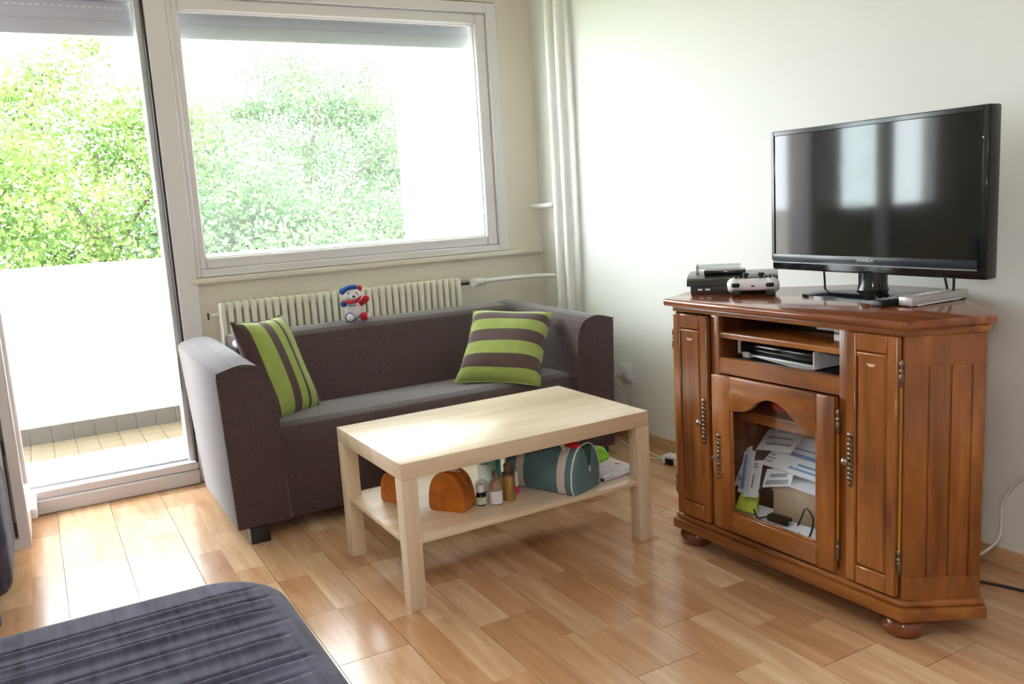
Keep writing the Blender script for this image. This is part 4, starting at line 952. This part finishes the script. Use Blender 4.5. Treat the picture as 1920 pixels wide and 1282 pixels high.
bm = bmesh.new(); add_box(bm, -0.03, 0.03, -0.16, 0.045, 0, 0.040); bev(bm, 0.006, 2); finish('body', bm, 'white_plastic', ps)
box('plug', 'cable_black', (-0.040, -0.029, -0.020, 0.020, 0.006, 0.032), ps, 0.003)
tag(ps, 'white power strip on the floor between table and cabinet', 'power strip')
cable('floor_cable', 'cable_white', [(2.34, 2.876, 0.02), (2.34, 2.95, 0.006), (2.36, 3.05, 0.006), (2.40, 3.16, 0.006), (2.40, 3.24, 0.006)], 0.0035, 'white cable leaving the power strip along the wall')
cable('floor_cable', 'cable_white', [(2.325, 2.872, 0.02), (2.30, 2.95, 0.005), (2.30, 3.04, 0.005), (2.34, 3.16, 0.005), (2.37, 3.26, 0.005)], 0.0035, 'white cable curving on the floor from the power strip')
cable('wall_cable', 'cable_white', [(2.20, 1.50, 0.035), (2.30, 1.472, 0.038), (2.372, 1.452, 0.060), (2.41, 1.437, 0.095), (2.427, 1.442, 0.15), (2.428, 1.440, 0.20), (2.428, 1.400, 0.275), (2.428, 1.33, 0.325), (2.428, 1.20, 0.35)], 0.0042, 'white cable looping up the wall behind the cabinet')
cable('floor_cable', 'cable_black', [(2.22, 1.52, 0.004), (2.27, 1.43, 0.004), (2.31, 1.33, 0.004), (2.34, 1.20, 0.004), (2.36, 1.0, 0.004)], 0.0042, 'thin black cable lying on the floor behind the cabinet')

# ================================================================== DAY BED (foreground) AND ARMCHAIR (left edge)
bed = empty('day_bed', (-0.6, 1.1, 0))
BX0, BX1, BY0, BY1, BZ, BRr, ER = -1.6, 0.388, 0.30, 1.885, 0.402, 0.16, 0.045
g = random.Random(5)
pleats = []; yy = BY0+0.06
while yy < BY1-0.07:
    pleats.append((yy, g.uniform(0.04, 0.10), g.uniform(0.008, 0.016), g.uniform(-0.01, 0.02), g.uniform(0, 6))); yy += g.choice((0.028, 0.038, 0.05, 0.06, 0.072))
def inside(x, y):
    cx, cy = min(x, BX1-BRr), min(y, BY1-BRr)
    dx, dy = max(x-(BX1-BRr), 0), max(y-(BY1-BRr), 0)
    d = math.hypot(dx, dy)
    if dx > 0 and dy > 0:
        if d > BRr: x, y = cx+dx/d*BRr, cy+dy/d*BRr; d = BRr
        return x, y, BRr-d
    return x, y, min(BX1-x, BY1-y)
xs = list(np.linspace(BX0, BX1-0.20, 40))+list(np.linspace(BX1-0.195, BX1-0.056, 24))+[BX1-ER*(1-math.sin(a)) for a in np.linspace(0.0, math.pi/2, 9)]
ysb = list(np.arange(BY0, BY1-0.058, 0.0045))+[BY1-ER*(1-math.sin(a)) for a in np.linspace(0.0, math.pi/2, 10)]
bm = bmesh.new(); gr = []
for y in ysb:
    row = []
    for x in xs:
        X_, Y_, d = inside(x, y); z = BZ
        if d < ER: z = BZ-ER+math.sqrt(max(0, ER*ER-(ER-d)**2))
        dr = BX1-X_-0.02*(Y_ > BY1-BRr)
        for p0, end, dep, sl, ph in pleats:
            yc = p0+sl*(X_-BX1)*0.6+0.004*math.sin(4*X_+ph); q = Y_-yc
            if abs(q) < 0.04:
                fade = max(0, min(1, (d-end*0.45)/0.07))
                z += fade*(-dep*math.exp(-(q/0.0055)**2)+0.5*dep*math.exp(-((q+0.013)/0.011)**2))
        z += 0.004*math.sin(5*X_)*math.sin(4*Y_)*min(1, d/0.2)
        row.append(bm.verts.new((X_, Y_, z)))
    gr.append(row)
for a, b in zip(gr, gr[1:]):
    for i_ in range(len(a)-1): bm.faces.new((a[i_], a[i_+1], b[i_+1], b[i_]))
edge = [r_[-1] for r_ in gr]+gr[-1][::-1][1:]
low = [bm.verts.new((v.co.x+0.004, v.co.y+0.004, 0.06)) for v in edge]
for k in range(len(edge)-1): bm.faces.new((edge[k], low[k], low[k+1], edge[k+1]))
bmesh.ops.remove_doubles(bm, verts=bm.verts[:], dist=0.0004)
at(finish('pleated_cover', bm, 'velvet', None, angle=60), bed)
at(box('bed_base', 'black_matt', (BX0+0.02, BX1-0.06, BY0+0.02, BY1-0.06, 0.05, 0.30), None, 0.004), bed)
for xa in (BX0+0.1, BX1-0.22):
    for ya in (BY0+0.1, BY1-0.22): at(box('leg', 'black_wood', (xa, xa+0.06, ya, ya+0.06, 0, 0.05), None, 0.002), bed)
tag(bed, 'dark grey velvet day bed with pleated cover in the lower left corner', 'bed')
ac = empty('armchair', (-0.50, 3.06, 0))
bm = bmesh.new(); add_box(bm, -0.92, -0.158, 2.83, 3.31, 0.10, 0.435); bev(bm, 0.05, 5); at(finish('seat_block', bm, 'velvet', None, angle=60), ac)
bm = bmesh.new(); add_box(bm, -1.05, -0.86, 2.75, 3.31, 0.10, 0.80); bev(bm, 0.05, 4); at(finish('backrest', bm, 'velvet', None, angle=60), ac)
at(box('front_panel', 'velvet_blue', (-0.86, -0.20, 2.815, 2.84, 0.03, 0.20), None, 0.008), ac)
for xa in (-0.98, -0.28):
    for ya in (2.86, 3.22): at(box('leg', 'black_wood', (xa, xa+0.05, ya, ya+0.05, 0, 0.105), None, 0.002), ac)
tag(ac, 'dark grey velvet low chair at the left edge beside the open door', 'chair')
